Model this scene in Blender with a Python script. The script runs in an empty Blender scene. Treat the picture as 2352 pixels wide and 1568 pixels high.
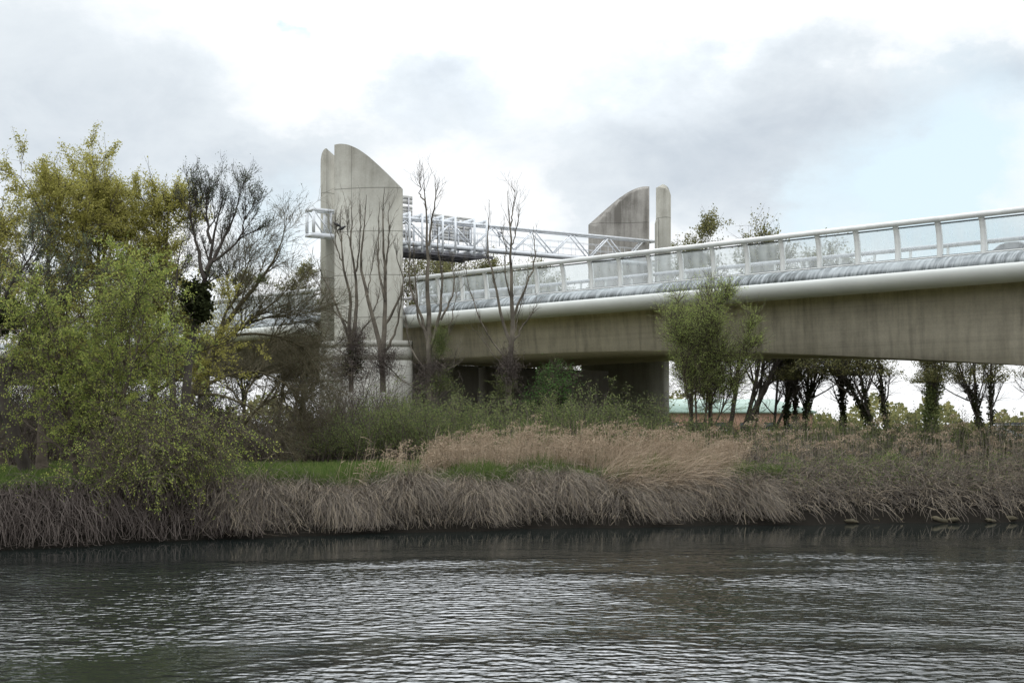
import bpy, math, random
import numpy as np

C = bpy.context.scene
COL = C.collection
PI = math.pi

# ------------------------------------------------------------------ camera
F = 3445.0            # focal length in units of a 2352 px wide picture
CX, HY = 1176.0, 983.0
CAMZ = 4.0
cam_d = bpy.data.cameras.new("camera")
cam = bpy.data.objects.new("camera", cam_d)
COL.objects.link(cam)
cam_d.sensor_fit = 'HORIZONTAL'
cam_d.sensor_width = 36.0
cam_d.lens = 36.0 * F / 2352.0
cam_d.shift_y = (HY - 784.0) / 2352.0
cam_d.clip_start = 0.1
cam_d.clip_end = 9000
cam.location = (0, 0, CAMZ)
cam.rotation_euler = (PI / 2, 0, 0)
C.camera = cam
C.render.resolution_x = 1024
C.render.resolution_y = 682

C.view_settings.view_transform = 'Standard'
C.view_settings.look = 'None'
C.view_settings.exposure = 0.0
C.view_settings.gamma = 1.0
C.cycles.max_bounces = 6
C.cycles.diffuse_bounces = 3
C.cycles.glossy_bounces = 3
C.cycles.transmission_bounces = 4
C.cycles.transparent_max_bounces = 16
C.cycles.caustics_reflective = False
C.cycles.caustics_refractive = False

SUN_EL, SUN_AZ = math.radians(52), math.radians(35)   # azimuth clockwise from +Y


def px_dir(px, py):
    v = np.array([(px - CX) / F, 1.0, (HY - py) / F])
    return v / np.linalg.norm(v)


# ------------------------------------------------------------------ sky
def build_world():
    w = bpy.data.worlds.new("World")
    C.world = w
    w.use_nodes = True
    nt = w.node_tree
    nt.nodes.clear()
    N = nt.nodes.new
    L = nt.links.new
    out = N('ShaderNodeOutputWorld')
    bg = N('ShaderNodeBackground')
    bg.inputs['Strength'].default_value = 0.10
    L(bg.outputs[0], out.inputs[0])
    sky = N('ShaderNodeTexSky')
    sky.sky_type = 'NISHITA'
    sky.sun_disc = False
    sky.sun_elevation = SUN_EL
    sky.sun_rotation = SUN_AZ
    sky.air_density = 1.0
    sky.dust_density = 1.5
    tc = N('ShaderNodeTexCoord')
    base = tc.outputs['Generated']

    def noise(scale, detail, rough, vec, dist=0.0):
        n = N('ShaderNodeTexNoise')
        n.inputs['Scale'].default_value = scale
        n.inputs['Detail'].default_value = detail
        n.inputs['Roughness'].default_value = rough
        n.inputs['Distortion'].default_value = dist
        L(vec, n.inputs['Vector'])
        return n

    def math_(op, a, b=None, clamp=False):
        m = N('ShaderNodeMath')
        m.operation = op
        m.use_clamp = clamp
        for i, v in enumerate((a, b)):
            if v is None:
                continue
            if isinstance(v, (int, float)):
                m.inputs[i].default_value = v
            else:
                L(v, m.inputs[i])
        return m.outputs[0]

    def vmath(op, a, b):
        m = N('ShaderNodeVectorMath')
        m.operation = op
        for i, v in enumerate((a, b)):
            if isinstance(v, tuple):
                m.inputs[i].default_value = v
            else:
                L(v, m.inputs[i])
        return m

    # clouds are flattened: stretch direction vertically before noise
    flat = vmath('MULTIPLY', base, (1.0, 1.0, 1.7)).outputs[0]
    n1 = noise(9.0, 9.0, 0.62, flat)
    d1 = vmath('SUBTRACT', n1.outputs['Color'], (0.5, 0.5, 0.5)).outputs[0]
    d1 = vmath('MULTIPLY', d1, (0.17, 0.17, 0.12)).outputs[0]
    dirv = vmath('ADD', base, d1).outputs[0]

    def blob(px, py, r, ky, weight):
        c = px_dir(px, py)
        dv = vmath('SUBTRACT', dirv, tuple(c)).outputs[0]
        dv = vmath('MULTIPLY', dv, (1.0, 1.0, ky)).outputs[0]
        ln = N('ShaderNodeVectorMath')
        ln.operation = 'LENGTH'
        L(dv, ln.inputs[0])
        mr = N('ShaderNodeMapRange')
        mr.interpolation_type = 'SMOOTHERSTEP'
        mr.inputs['From Min'].default_value = r
        mr.inputs['From Max'].default_value = r * -0.1
        mr.inputs['To Min'].default_value = 0.0
        mr.inputs['To Max'].default_value = weight
        L(ln.outputs['Value'], mr.inputs['Value'])
        return mr.outputs[0]

    def total(items, start=None):
        acc = start
        for it in items:
            b = blob(*it)
            acc = b if acc is None else math_('ADD', acc, b)
        return acc

    grey = total(GREY_CLOUDS)
    # the cloud cover goes on all round, with its own light and dark
    n2 = noise(2.2, 7.0, 0.58, flat, 0.3)
    gen = N('ShaderNodeMapRange')
    gen.inputs['From Min'].default_value = 0.42
    gen.inputs['From Max'].default_value = 0.75
    gen.inputs['To Max'].default_value = 0.28
    L(n2.outputs['Fac'], gen.inputs['Value'])
    grey = math_('ADD', grey, gen.outputs[0])
    n3 = noise(14.0, 9.0, 0.62, flat, 0.4)
    g3 = math_('MULTIPLY', math_('SUBTRACT', n3.outputs['Fac'], 0.5), 1.1)
    grey = math_('ADD', grey, math_('MULTIPLY', g3, math_('ADD', math_('MULTIPLY', grey, 1.0), 0.12)))
    grey = math_('MAXIMUM', math_('MINIMUM', grey, 1.0), 0.0)
    ramp = N('ShaderNodeValToRGB')
    e = ramp.color_ramp.elements
    e[0].position = 0.0
    e[0].color = (11.3, 11.4, 11.5, 1)
    mm = ramp.color_ramp.elements.new(0.14)
    mm.color = (9.7, 9.95, 10.1, 1)
    e[1].position = 1.0
    e[1].color = (5.6, 6.3, 7.1, 1)
    m = ramp.color_ramp.elements.new(0.32)
    m.color = (8.2, 8.8, 9.3, 1)
    L(grey, ramp.inputs[0])
    glow = blob(1150, -1300, 0.44, 1.0, 1.0)      # bright sky patch added out of view to strengthen light and water glints
    lit = N('ShaderNodeMix')
    lit.data_type = 'RGBA'
    lit.blend_type = 'MULTIPLY'
    lit.inputs[0].default_value = 1.0
    sepz = N('ShaderNodeSeparateXYZ')
    L(base, sepz.inputs[0])
    zen = N('ShaderNodeMapRange')                     # an overcast sky is brighter towards the zenith
    zen.interpolation_type = 'SMOOTHSTEP'
    zen.inputs['From Min'].default_value = 0.285
    zen.inputs['From Max'].default_value = 0.75
    zen.inputs['To Min'].default_value = 1.0
    zen.inputs['To Max'].default_value = 2.25
    L(sepz.outputs['Z'], zen.inputs['Value'])
    gl = math_('ADD', zen.outputs[0], math_('MULTIPLY', glow, 4.5))
    comb = N('ShaderNodeCombineXYZ')
    for q, tint in enumerate((0.98, 1.0, 1.03)):
        over = math_('SUBTRACT', gl, 1.0)
        L(math_('ADD', 1.0, math_('MULTIPLY', over, tint)), comb.inputs[q])
    L(ramp.outputs[0], lit.inputs[6])
    L(comb.outputs[0], lit.inputs[7])
    blue = math_('MINIMUM', total(BLUE_GAPS), 1.0)
    bluecol = N('ShaderNodeMix')
    bluecol.data_type = 'RGBA'
    L(sky.outputs[0], bluecol.inputs[6])
    bluecol.inputs[7].default_value = (8.3, 10.0, 10.9, 1)
    bluecol.inputs[0].default_value = 0.82      # thin veil of cirrus over the open blue
    mix = N('ShaderNodeMix')
    mix.data_type = 'RGBA'
    L(blue, mix.inputs[0])
    L(lit.outputs[2], mix.inputs[6])
    L(bluecol.outputs[2], mix.inputs[7])
    L(mix.outputs[2], bg.inputs['Color'])


# (px, py, angular radius, vertical squash, weight)
GREY_CLOUDS = [
    (60, 200, 0.17, 1.2, 0.28), (250, 330, 0.14, 1.8, 0.21), (40, 420, 0.13, 1.5, 0.20), (420, 230, 0.10, 1.5, 0.10),
    (650, 385, 0.10, 2.0, 0.43), (480, 430, 0.08, 1.8, 0.29), (880, 310, 0.08, 2.2, 0.23),
    (1060, 225, 0.09, 2.2, 0.38), (1130, 330, 0.08, 2.6, 0.18), (930, 210, 0.07, 2.0, 0.16),
    (1480, 290, 0.13, 1.3, 0.30), (1760, 330, 0.15, 1.5, 0.41), (1990, 385, 0.11, 1.6, 0.38),
    (1560, 430, 0.13, 2.0, 0.28), (1850, 220, 0.10, 1.8, 0.21), (1420, 160, 0.09, 1.6, 0.11),
    (2220, 175, 0.11, 2.6, 0.36), (2340, 180, 0.09, 2.4, 0.33), (2060, 440, 0.05, 1.5, 0.25),
    (1400, 500, 0.08, 2.0, 0.18), (1080, 520, 0.07, 2.2, 0.12),
]
BLUE_GAPS = [
    (698, 36, 0.022, 0.7, 1.0), (620, 530, 0.075, 1.3, 0.75), (560, 640, 0.06, 1.4, 0.5),
    (2180, 330, 0.10, 1.0, 0.8), (2050, 520, 0.11, 1.4, 0.8), (2260, 440, 0.09, 1.4, 0.7),
    (150, 650, 0.06, 1.4, 0.6), (1820, 500, 0.05, 1.8, 0.6),
    (1250, 560, 0.05, 2.0, 0.3),
]
build_world()

sun_d = bpy.data.lights.new("sun", 'SUN')
sun_d.energy = 0.8
sun_d.angle = math.radians(18)
sun_d.color = (1.0, 0.97, 0.93)
sun = bpy.data.objects.new("sun", sun_d)
COL.objects.link(sun)
sun.rotation_euler = (PI / 2 - SUN_EL, 0, PI - SUN_AZ)
sun.location = (30, 30, 80)


# ------------------------------------------------------------------ helpers
def P(px, py, D):
    """the place a picture point has at distance D"""
    return np.array([(px - CX) / F * D, D, CAMZ + (HY - py) / F * D])


def tag(o, label=None, cat=None, group=None, kind=None):
    if label: o['label'] = label
    if cat: o['category'] = cat
    if group: o['group'] = group
    if kind: o['kind'] = kind
    return o


def empty(name, loc, label, cat, group=None, rz=0.0):
    o = bpy.data.objects.new(name, None)
    o.empty_display_size = 0.3
    COL.objects.link(o)
    o.location = tuple(float(v) for v in loc)
    o.rotation_euler = (0, 0, rz)
    return tag(o, label, cat, group)


class MB:
    """collects vertices and faces of one mesh"""
    def __init__(self):
        self.v = []; self.f = []; self.n = 0

    def add(self, v, f):
        v = np.asarray(v, dtype=np.float64).reshape(-1, 3)
        f = np.asarray(f, dtype=np.int64)
        self.v.append(v); self.f.append(f + self.n); self.n += len(v)

    def box(self, c, s, ax=None):
        c = np.asarray(c, float); s = np.asarray(s, float) / 2
        k = np.array([[x, y, z] for x in (-1, 1) for y in (-1, 1) for z in (-1, 1)]) * s
        if ax is not None:
            k = k @ np.asarray(ax, float)
        self.add(k + c, [[0, 1, 3, 2], [4, 6, 7, 5], [0, 4, 5, 1], [2, 3, 7, 6], [0, 2, 6, 4], [1, 5, 7, 3]])

    def beam(self, p, q, w, h=None, side=None):
        """a rectangular bar from p to q; w across (along side), h the other way"""
        p = np.asarray(p, float); q = np.asarray(q, float)
        h = w if h is None else h
        d = q - p; ln = np.linalg.norm(d); d = d / ln
        a = np.array([0, 0, 1.0]) if side is None else np.asarray(side, float)
        if abs(np.dot(a, d)) > 0.97:
            a = np.array([1.0, 0, 0])
        if side is None:
            a = np.cross(d, a)
        a = a - d * np.dot(a, d); a = a / np.linalg.norm(a)
        b = np.cross(d, a)
        self.box((p + q) / 2, (ln, w, h), np.array([d, a, b]))

    def tube(self, pts, r, k=8, cap=True):
        pts = np.asarray(pts, float)[None]
        r = np.broadcast_to(np.asarray(r, float), (pts.shape[1],))[None]
        tubes(self, pts, r, k)
        if cap:
            n = pts.shape[1]; b = self.n - n * k
            self.f.append(np.array([[b + i for i in range(k)][::-1]]))
            self.f.append(np.array([[b + (n - 1) * k + i for i in range(k)]]))

    def prism(self, ring, z0, z1):
        """closed ring of (x, y) points, bottom z0, top z1 (numbers or one per point)"""
        ring = np.asarray(ring, float); n = len(ring)
        z0 = np.broadcast_to(np.asarray(z0, float), (n,)); z1 = np.broadcast_to(np.asarray(z1, float), (n,))
        v = np.concatenate([np.c_[ring, z0], np.c_[ring, z1]])
        b = self.n
        self.v.append(v); self.n += 2 * n
        i = np.arange(n); j = (i + 1) % n
        self.f.append(np.c_[i, j, j + n, i + n] + b)
        self.f.append((np.arange(n)[::-1] + b)[None])
        self.f.append((np.arange(n) + n + b)[None])

    def sweep(self, prof0, prof1, closed=True):
        """quads between matching 3-D outlines, with end caps"""
        a = np.asarray(prof0, float); c = np.asarray(prof1, float); n = len(a); b = self.n
        self.v.append(np.concatenate([a, c])); self.n += 2 * n
        i = np.arange(n if closed else n - 1); j = (i + 1) % n
        self.f.append(np.c_[i, j, j + n, i + n] + b)
        if closed:
            self.f.append((np.arange(n)[::-1] + b)[None]); self.f.append((np.arange(n) + n + b)[None])

    def build(self, name, mat, parent=None, smooth=False, loc=None):
        me = bpy.data.meshes.new(name)
        V = np.concatenate(self.v) if self.v else np.zeros((0, 3))
        if loc is not None:
            V = V - np.asarray(loc, float)
        me.vertices.add(len(V)); me.vertices.foreach_set('co', V.astype(np.float32).ravel())
        loops = np.concatenate([f.ravel() for f in self.f])
        tot = np.concatenate([np.full(len(f), f.shape[1]) for f in self.f])
        start = np.concatenate([[0], np.cumsum(tot)[:-1]])
        me.loops.add(len(loops)); me.loops.foreach_set('vertex_index', loops.astype(np.int32))
        me.polygons.add(len(tot))
        me.polygons.foreach_set('loop_start', start.astype(np.int32))
        me.polygons.foreach_set('loop_total', tot.astype(np.int32))
        if smooth:
            me.polygons.foreach_set('use_smooth', np.ones(len(tot), dtype=bool))
        me.update(calc_edges=True)
        me.validate()
        if mat is not None:
            me.materials.append(mat)
        o = bpy.data.objects.new(name, me)
        COL.objects.link(o)
        if parent is not None:
            o.parent = parent
        if loc is not None:
            o.location = tuple(float(x) for x in loc)
        return o


def nrm(a):
    return a / np.maximum(np.linalg.norm(a, axis=-1, keepdims=True), 1e-9)


def tubes(mb, pts, rad, k):
    """many tubes at once: pts (m,n,3), rad (m,n)"""
    m, n, _ = pts.shape
    t = np.empty_like(pts)
    t[:, 1:-1] = pts[:, 2:] - pts[:, :-2]
    t[:, 0] = pts[:, 1] - pts[:, 0]; t[:, -1] = pts[:, -1] - pts[:, -2]
    t = nrm(t)
    ref = np.where(np.abs(t[:, :1, 2:3]) > 0.9, np.array([1.0, 0.13, 0]), np.array([0, 0.1, 1.0]))
    a = nrm(np.cross(t, np.broadcast_to(ref, t.shape)))
    b = np.cross(t, a)
    ang = np.arange(k) * 2 * PI / k
    v = pts[:, :, None] + rad[:, :, None, None] * (np.cos(ang)[:, None] * a[:, :, None] + np.sin(ang)[:, None] * b[:, :, None])
    idx = np.arange(m * n * k).reshape(m, n, k)
    i0 = idx[:, :-1]; i1 = idx[:, 1:]
    f = np.stack([i0, np.roll(i0, -1, 2), np.roll(i1, -1, 2), i1], -1).reshape(-1, 4)
    mb.add(v.reshape(-1, 3), f)


def ribbons(mb, pts, wid, rng):
    """many thin blades: pts (m,n,3), wid (m,n)"""
    m, n, _ = pts.shape
    t = np.empty_like(pts)
    t[:, 1:-1] = pts[:, 2:] - pts[:, :-2]
    t[:, 0] = pts[:, 1] - pts[:, 0]; t[:, -1] = pts[:, -1] - pts[:, -2]
    az = rng.uniform(-0.9, 0.9, m)
    s = np.stack([np.cos(az), np.sin(az), rng.normal(0, .2, m)], -1)[:, None]
    s = nrm(s - nrm(t) * (s * nrm(t)).sum(-1, keepdims=True))
    a = pts - s * wid[..., None] / 2; b = pts + s * wid[..., None] / 2
    v = np.stack([a, b], 2)
    idx = np.arange(m * n * 2).reshape(m, n, 2)
    f = np.stack([idx[:, :-1, 0], idx[:, :-1, 1], idx[:, 1:, 1], idx[:, 1:, 0]], -1).reshape(-1, 4)
    mb.add(v.reshape(-1, 3), f)


def walk(rng, p, d, L, n, wob, pull):
    """m growing lines: start p, direction d, length L; pull bends them (up or down)"""
    m = len(p)
    L = np.broadcast_to(np.asarray(L, float), (m,))
    pts = np.empty((m, n, 3)); pts[:, 0] = p
    d = nrm(np.asarray(d, float))
    pull = np.asarray(pull, float)
    for i in range(1, n):
        d = nrm(d + rng.normal(0, wob, (m, 3)) + pull)
        pts[:, i] = pts[:, i - 1] + d * (L / (n - 1))[:, None]
    return pts


def taper(m, n, r0, r1):
    r0 = np.broadcast_to(np.asarray(r0, float), (m,)); r1 = np.broadcast_to(np.asarray(r1, float), (m,))
    t = np.linspace(0, 1, n)
    return r0[:, None] * (1 - t) + r1[:, None] * t


def along(pts, idx, t):
    n = pts.shape[1]
    x = np.clip(t, 0, .999) * (n - 1); i = x.astype(int); f = (x - i)[:, None]
    a = pts[idx, i]; b = pts[idx, i + 1]
    return a * (1 - f) + b * f, nrm(b - a), i, f[:, 0]


def spawn(rng, pts, rad, c, tmin, tmax, ang, angsd):
    """c side shoots on each line -> start, direction, radius there, place along"""
    m = len(pts)
    idx = np.repeat(np.arange(m), c)
    t = rng.uniform(tmin, tmax, len(idx))
    p, tan, i, f = along(pts, idx, t)
    r = rad[idx, i] * (1 - f) + rad[idx, i + 1] * f
    rv = rng.normal(size=(len(idx), 3))
    perp = nrm(rv - tan * (rv * tan).sum(-1, keepdims=True))
    a = rng.normal(ang, angsd, len(idx))[:, None]
    return p, np.cos(a) * tan + np.sin(a) * perp, r, t, idx


def leaf_mesh(mb, rng, pos, size, asp=0.5, droop=0.0, updir=None):
    """one rhombic leaf blade at each position"""
    m = len(pos)
    d = rng.normal(size=(m, 3)); d[:, 2] -= droop
    d = nrm(d)
    rv = rng.normal(size=(m, 3))
    s = nrm(np.cross(d, rv))
    L = size * rng.uniform(.6, 1.35, m)[:, None]
    nrml = np.cross(d, s)
    v = np.stack([pos, pos + d * L * .5 + s * L * asp * .5, pos + d * L + nrml * L * .12, pos + d * L * .5 - s * L * asp * .5], 1)
    mb.add(v.reshape(-1, 3), np.arange(m * 4).reshape(m, 4))


# ------------------------------------------------------------------ materials
def new_mat(name):
    m = bpy.data.materials.new(name)
    m.use_nodes = True
    nt = m.node_tree
    return m, nt, nt.nodes, nt.links


def mat_plain(name, col, rough=0.6, metal=0.0, var=0.12, scale=3.0, bump=0.0, spec=0.4):
    m, nt, N, L = new_mat(name)
    b = N['Principled BSDF']
    b.inputs['Roughness'].default_value = rough
    b.inputs['Metallic'].default_value = metal
    b.inputs['Specular IOR Level'].default_value = spec
    tc = N.new('ShaderNodeTexCoord')
    nz = N.new('ShaderNodeTexNoise')
    nz.inputs['Scale'].default_value = scale; nz.inputs['Detail'].default_value = 5
    L.new(tc.outputs['Object'], nz.inputs['Vector'])
    r = N.new('ShaderNodeValToRGB')
    r.color_ramp.elements[0].position = .3; r.color_ramp.elements[1].position = .7
    r.color_ramp.elements[0].color = tuple(c * (1 - var) for c in col) + (1,)
    r.color_ramp.elements[1].color = tuple(min(1, c * (1 + var)) for c in col) + (1,)
    L.new(nz.outputs['Fac'], r.inputs[0]); L.new(r.outputs[0], b.inputs['Base Color'])
    if bump:
        bp = N.new('ShaderNodeBump'); bp.inputs['Strength'].default_value = bump; bp.inputs['Distance'].default_value = .05
        L.new(nz.outputs['Fac'], bp.inputs['Height']); L.new(bp.outputs[0], b.inputs['Normal'])
    return m


def mat_leaf(name, cols, trans=0.35, rough=0.6):
    """each leaf picks its own tone between the given colours"""
    m, nt, N, L = new_mat(name)
    N.remove(N['Principled BSDF'])
    out = N['Material Output']
    g = N.new('ShaderNodeNewGeometry')
    r = N.new('ShaderNodeValToRGB')
    el = r.color_ramp.elements
    k = len(cols)
    el[0].color = cols[0] + (1,); el[1].color = cols[-1] + (1,)
    for i in range(1, k - 1):
        e = el.new(i / (k - 1)); e.color = cols[i] + (1,)
    L.new(g.outputs['Random Per Island'], r.inputs[0])
    d = N.new('ShaderNodeBsdfDiffuse'); t = N.new('ShaderNodeBsdfTranslucent'); mx = N.new('ShaderNodeMixShader')
    mx.inputs[0].default_value = trans
    L.new(r.outputs[0], d.inputs['Color']); L.new(r.outputs[0], t.inputs['Color'])
    L.new(d.outputs[0], mx.inputs[1]); L.new(t.outputs[0], mx.inputs[2]); L.new(mx.outputs[0], out.inputs['Surface'])
    return m


def mat_concrete(name, c_light, c_dark, streak=0.5, joints=(), top_stain=None, board=0.0, vjoints=(), rough=0.85):
    """cast concrete: mottling, rain streaks, joints at given heights, a weathered top"""
    m, nt, N, L = new_mat(name)
    b = N['Principled BSDF']; b.inputs['Roughness'].default_value = rough; b.inputs['Specular IOR Level'].default_value = .2
    tc = N.new('ShaderNodeTexCoord')

    def mp(sc):
        k = N.new('ShaderNodeMapping'); k.inputs['Scale'].default_value = sc
        L.new(tc.outputs['Object'], k.inputs['Vector']); return k.outputs[0]

    def nz(vec, s, d=5, ro=.6):
        k = N.new('ShaderNodeTexNoise'); k.inputs['Scale'].default_value = s; k.inputs['Detail'].default_value = d
        k.inputs['Roughness'].default_value = ro
        L.new(vec, k.inputs['Vector']); return k.outputs['Fac']

    def rng_(v, a, c, lo=0., hi=1.):
        k = N.new('ShaderNodeMapRange'); k.inputs[1].default_value = a; k.inputs[2].default_value = c
        k.inputs[3].default_value = lo; k.inputs[4].default_value = hi
        L.new(v, k.inputs[0]); return k.outputs[0]

    def mth(op, a, c, clamp=False):
        k = N.new('ShaderNodeMath'); k.operation = op; k.use_clamp = clamp
        for i, v in enumerate((a, c)):
            if isinstance(v, (int, float)): k.inputs[i].default_value = v
            else: L.new(v, k.inputs[i])
        return k.outputs[0]

    mott = nz(mp((1, 1, 1)), .7, 7)
    fine = nz(mp((1, 1, 1)), 9, 4)
    strk = rng_(nz(mp((1.4, 1.4, .10)), 1.6, 5), .45, .72)
    big = rng_(nz(mp((1, 1, .35)), .25, 4), .4, .65)
    dark = mth('MULTIPLY', strk, mth('ADD', mth('MULTIPLY', big, .7), .3))
    dark = mth('MULTIPLY', dark, streak)
    dark = mth('ADD', dark, rng_(mott, .35, .75, 0, .35))
    dark = mth('ADD', dark, rng_(fine, .3, .8, -.08, .12))
    sep = N.new('ShaderNodeSeparateXYZ'); L.new(tc.outputs['Object'], sep.inputs[0])
    if board:
        wv = nz(mp((.05, .05, 6)), 1.0, 3)
        dark = mth('ADD', dark, rng_(wv, .35, .7, 0, board))
    if top_stain:
        z0, z1, amt = top_stain
        edge = mth('ADD', sep.outputs['Z'], mth('MULTIPLY', mth('SUBTRACT', nz(mp((1, 1, .25)), .8, 5), .5), 3.0))
        dark = mth('ADD', dark, mth('MULTIPLY', rng_(edge, z0, z1), amt))
    k = N.new('ShaderNodeMix'); k.data_type = 'RGBA'
    k.inputs[6].default_value = c_light + (1,); k.inputs[7].default_value = c_dark + (1,)
    L.new(mth('MINIMUM', mth('MAXIMUM', dark, 0.), 1.), k.inputs[0])
    colr = k.outputs[2]
    line = None
    for axis, vals, hw in (('Z', joints, .022), ('X', vjoints, .012)):
        for h in vals:
            dd = mth('ABSOLUTE', mth('SUBTRACT', sep.outputs[axis], h), 0)
            l = rng_(dd, hw, hw * 2.0, 1, 0)
            line = l if line is None else mth('MAXIMUM', line, l)
    if line is not None:
        k2 = N.new('ShaderNodeMix'); k2.data_type = 'RGBA'
        k2.inputs[7].default_value = tuple(c * .45 for c in c_dark) + (1,)
        L.new(mth('MULTIPLY', line, .65), k2.inputs[0]); L.new(colr, k2.inputs[6]); colr = k2.outputs[2]
    L.new(colr, b.inputs['Base Color'])
    bp = N.new('ShaderNodeBump'); bp.inputs['Strength'].default_value = .25; bp.inputs['Distance'].default_value = .03
    L.new(fine, bp.inputs['Height']); L.new(bp.outputs[0], b.inputs['Normal'])
    return m


def mat_gutter():
    """pale coping with algae and rain streaks running down it, along u"""
    m, nt, N, L = new_mat('streaked_coping')
    b = N['Principled BSDF']; b.inputs['Roughness'].default_value = .55
    tc = N.new('ShaderNodeTexCoord')
    mp = N.new('ShaderNodeMapping'); mp.inputs['Scale'].default_value = (2.6, .25, .3)
    L.new(tc.outputs['Object'], mp.inputs['Vector'])
    n1 = N.new('ShaderNodeTexNoise'); n1.inputs['Scale'].default_value = 1.7; n1.inputs['Detail'].default_value = 6; n1.inputs['Roughness'].default_value = .65
    L.new(mp.outputs[0], n1.inputs['Vector'])
    mp2 = N.new('ShaderNodeMapping'); mp2.inputs['Scale'].default_value = (.12, .5, .6)
    L.new(tc.outputs['Object'], mp2.inputs['Vector'])
    n2 = N.new('ShaderNodeTexNoise'); n2.inputs['Scale'].default_value = 1.3; n2.inputs['Detail'].default_value = 4
    L.new(mp2.outputs[0], n2.inputs['Vector'])
    a = N.new('ShaderNodeMapRange'); a.inputs[1].default_value = .40; a.inputs[2].default_value = .60; L.new(n1.outputs['Fac'], a.inputs[0])
    c = N.new('ShaderNodeMapRange'); c.inputs[1].default_value = .34; c.inputs[2].default_value = .54; c.inputs[3].default_value = .25; L.new(n2.outputs['Fac'], c.inputs[0])
    mu = N.new('ShaderNodeMath'); mu.operation = 'MULTIPLY'; L.new(a.outputs[0], mu.inputs[0]); L.new(c.outputs[0], mu.inputs[1])
    r = N.new('ShaderNodeValToRGB')
    r.color_ramp.elements[0].color = (.36, .39, .40, 1); r.color_ramp.elements[1].color = (.06, .07, .068, 1)
    e = r.color_ramp.elements.new(.35); e.color = (.20, .22, .228, 1)
    L.new(mu.outputs[0], r.inputs[0]); L.new(r.outputs[0], b.inputs['Base Color'])
    return m


def mat_glass():
    m, nt, N, L = new_mat('dusty_glass')
    N.remove(N['Principled BSDF']); out = N['Material Output']
    tr = N.new('ShaderNodeBsdfTransparent'); tr.inputs['Color'].default_value = (.86, .91, .92, 1)
    df = N.new('ShaderNodeBsdfDiffuse'); df.inputs['Color'].default_value = (.62, .66, .68, 1)
    tl = N.new('ShaderNodeBsdfTranslucent'); tl.inputs['Color'].default_value = (.7, .75, .77, 1)
    gl = N.new('ShaderNodeBsdfGlossy'); gl.inputs['Roughness'].default_value = .08; gl.inputs['Color'].default_value = (.9, .95, .97, 1)
    m1 = N.new('ShaderNodeMixShader'); m1.inputs[0].default_value = .68
    L.new(df.outputs[0], m1.inputs[1]); L.new(tl.outputs[0], m1.inputs[2])
    tc = N.new('ShaderNodeTexCoord'); mp = N.new('ShaderNodeMapping'); mp.inputs['Scale'].default_value = (1.5, 1.5, .5)
    nz = N.new('ShaderNodeTexNoise'); nz.inputs['Scale'].default_value = 1.1; nz.inputs['Detail'].default_value = 5
    L.new(tc.outputs['Object'], mp.inputs['Vector']); L.new(mp.outputs[0], nz.inputs['Vector'])
    mr = N.new('ShaderNodeMapRange'); mr.inputs[1].default_value = .3; mr.inputs[2].default_value = .75; mr.inputs[3].default_value = .26; mr.inputs[4].default_value = .55
    L.new(nz.outputs['Fac'], mr.inputs[0])
    m2 = N.new('ShaderNodeMixShader'); L.new(mr.outputs[0], m2.inputs[0]); L.new(tr.outputs[0], m2.inputs[1]); L.new(m1.outputs[0], m2.inputs[2])
    m3 = N.new('ShaderNodeMixShader'); m3.inputs[0].default_value = .10; L.new(m2.outputs[0], m3.inputs[1]); L.new(gl.outputs[0], m3.inputs[2])
    L.new(m3.outputs[0], out.inputs['Surface'])
    return m


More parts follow.
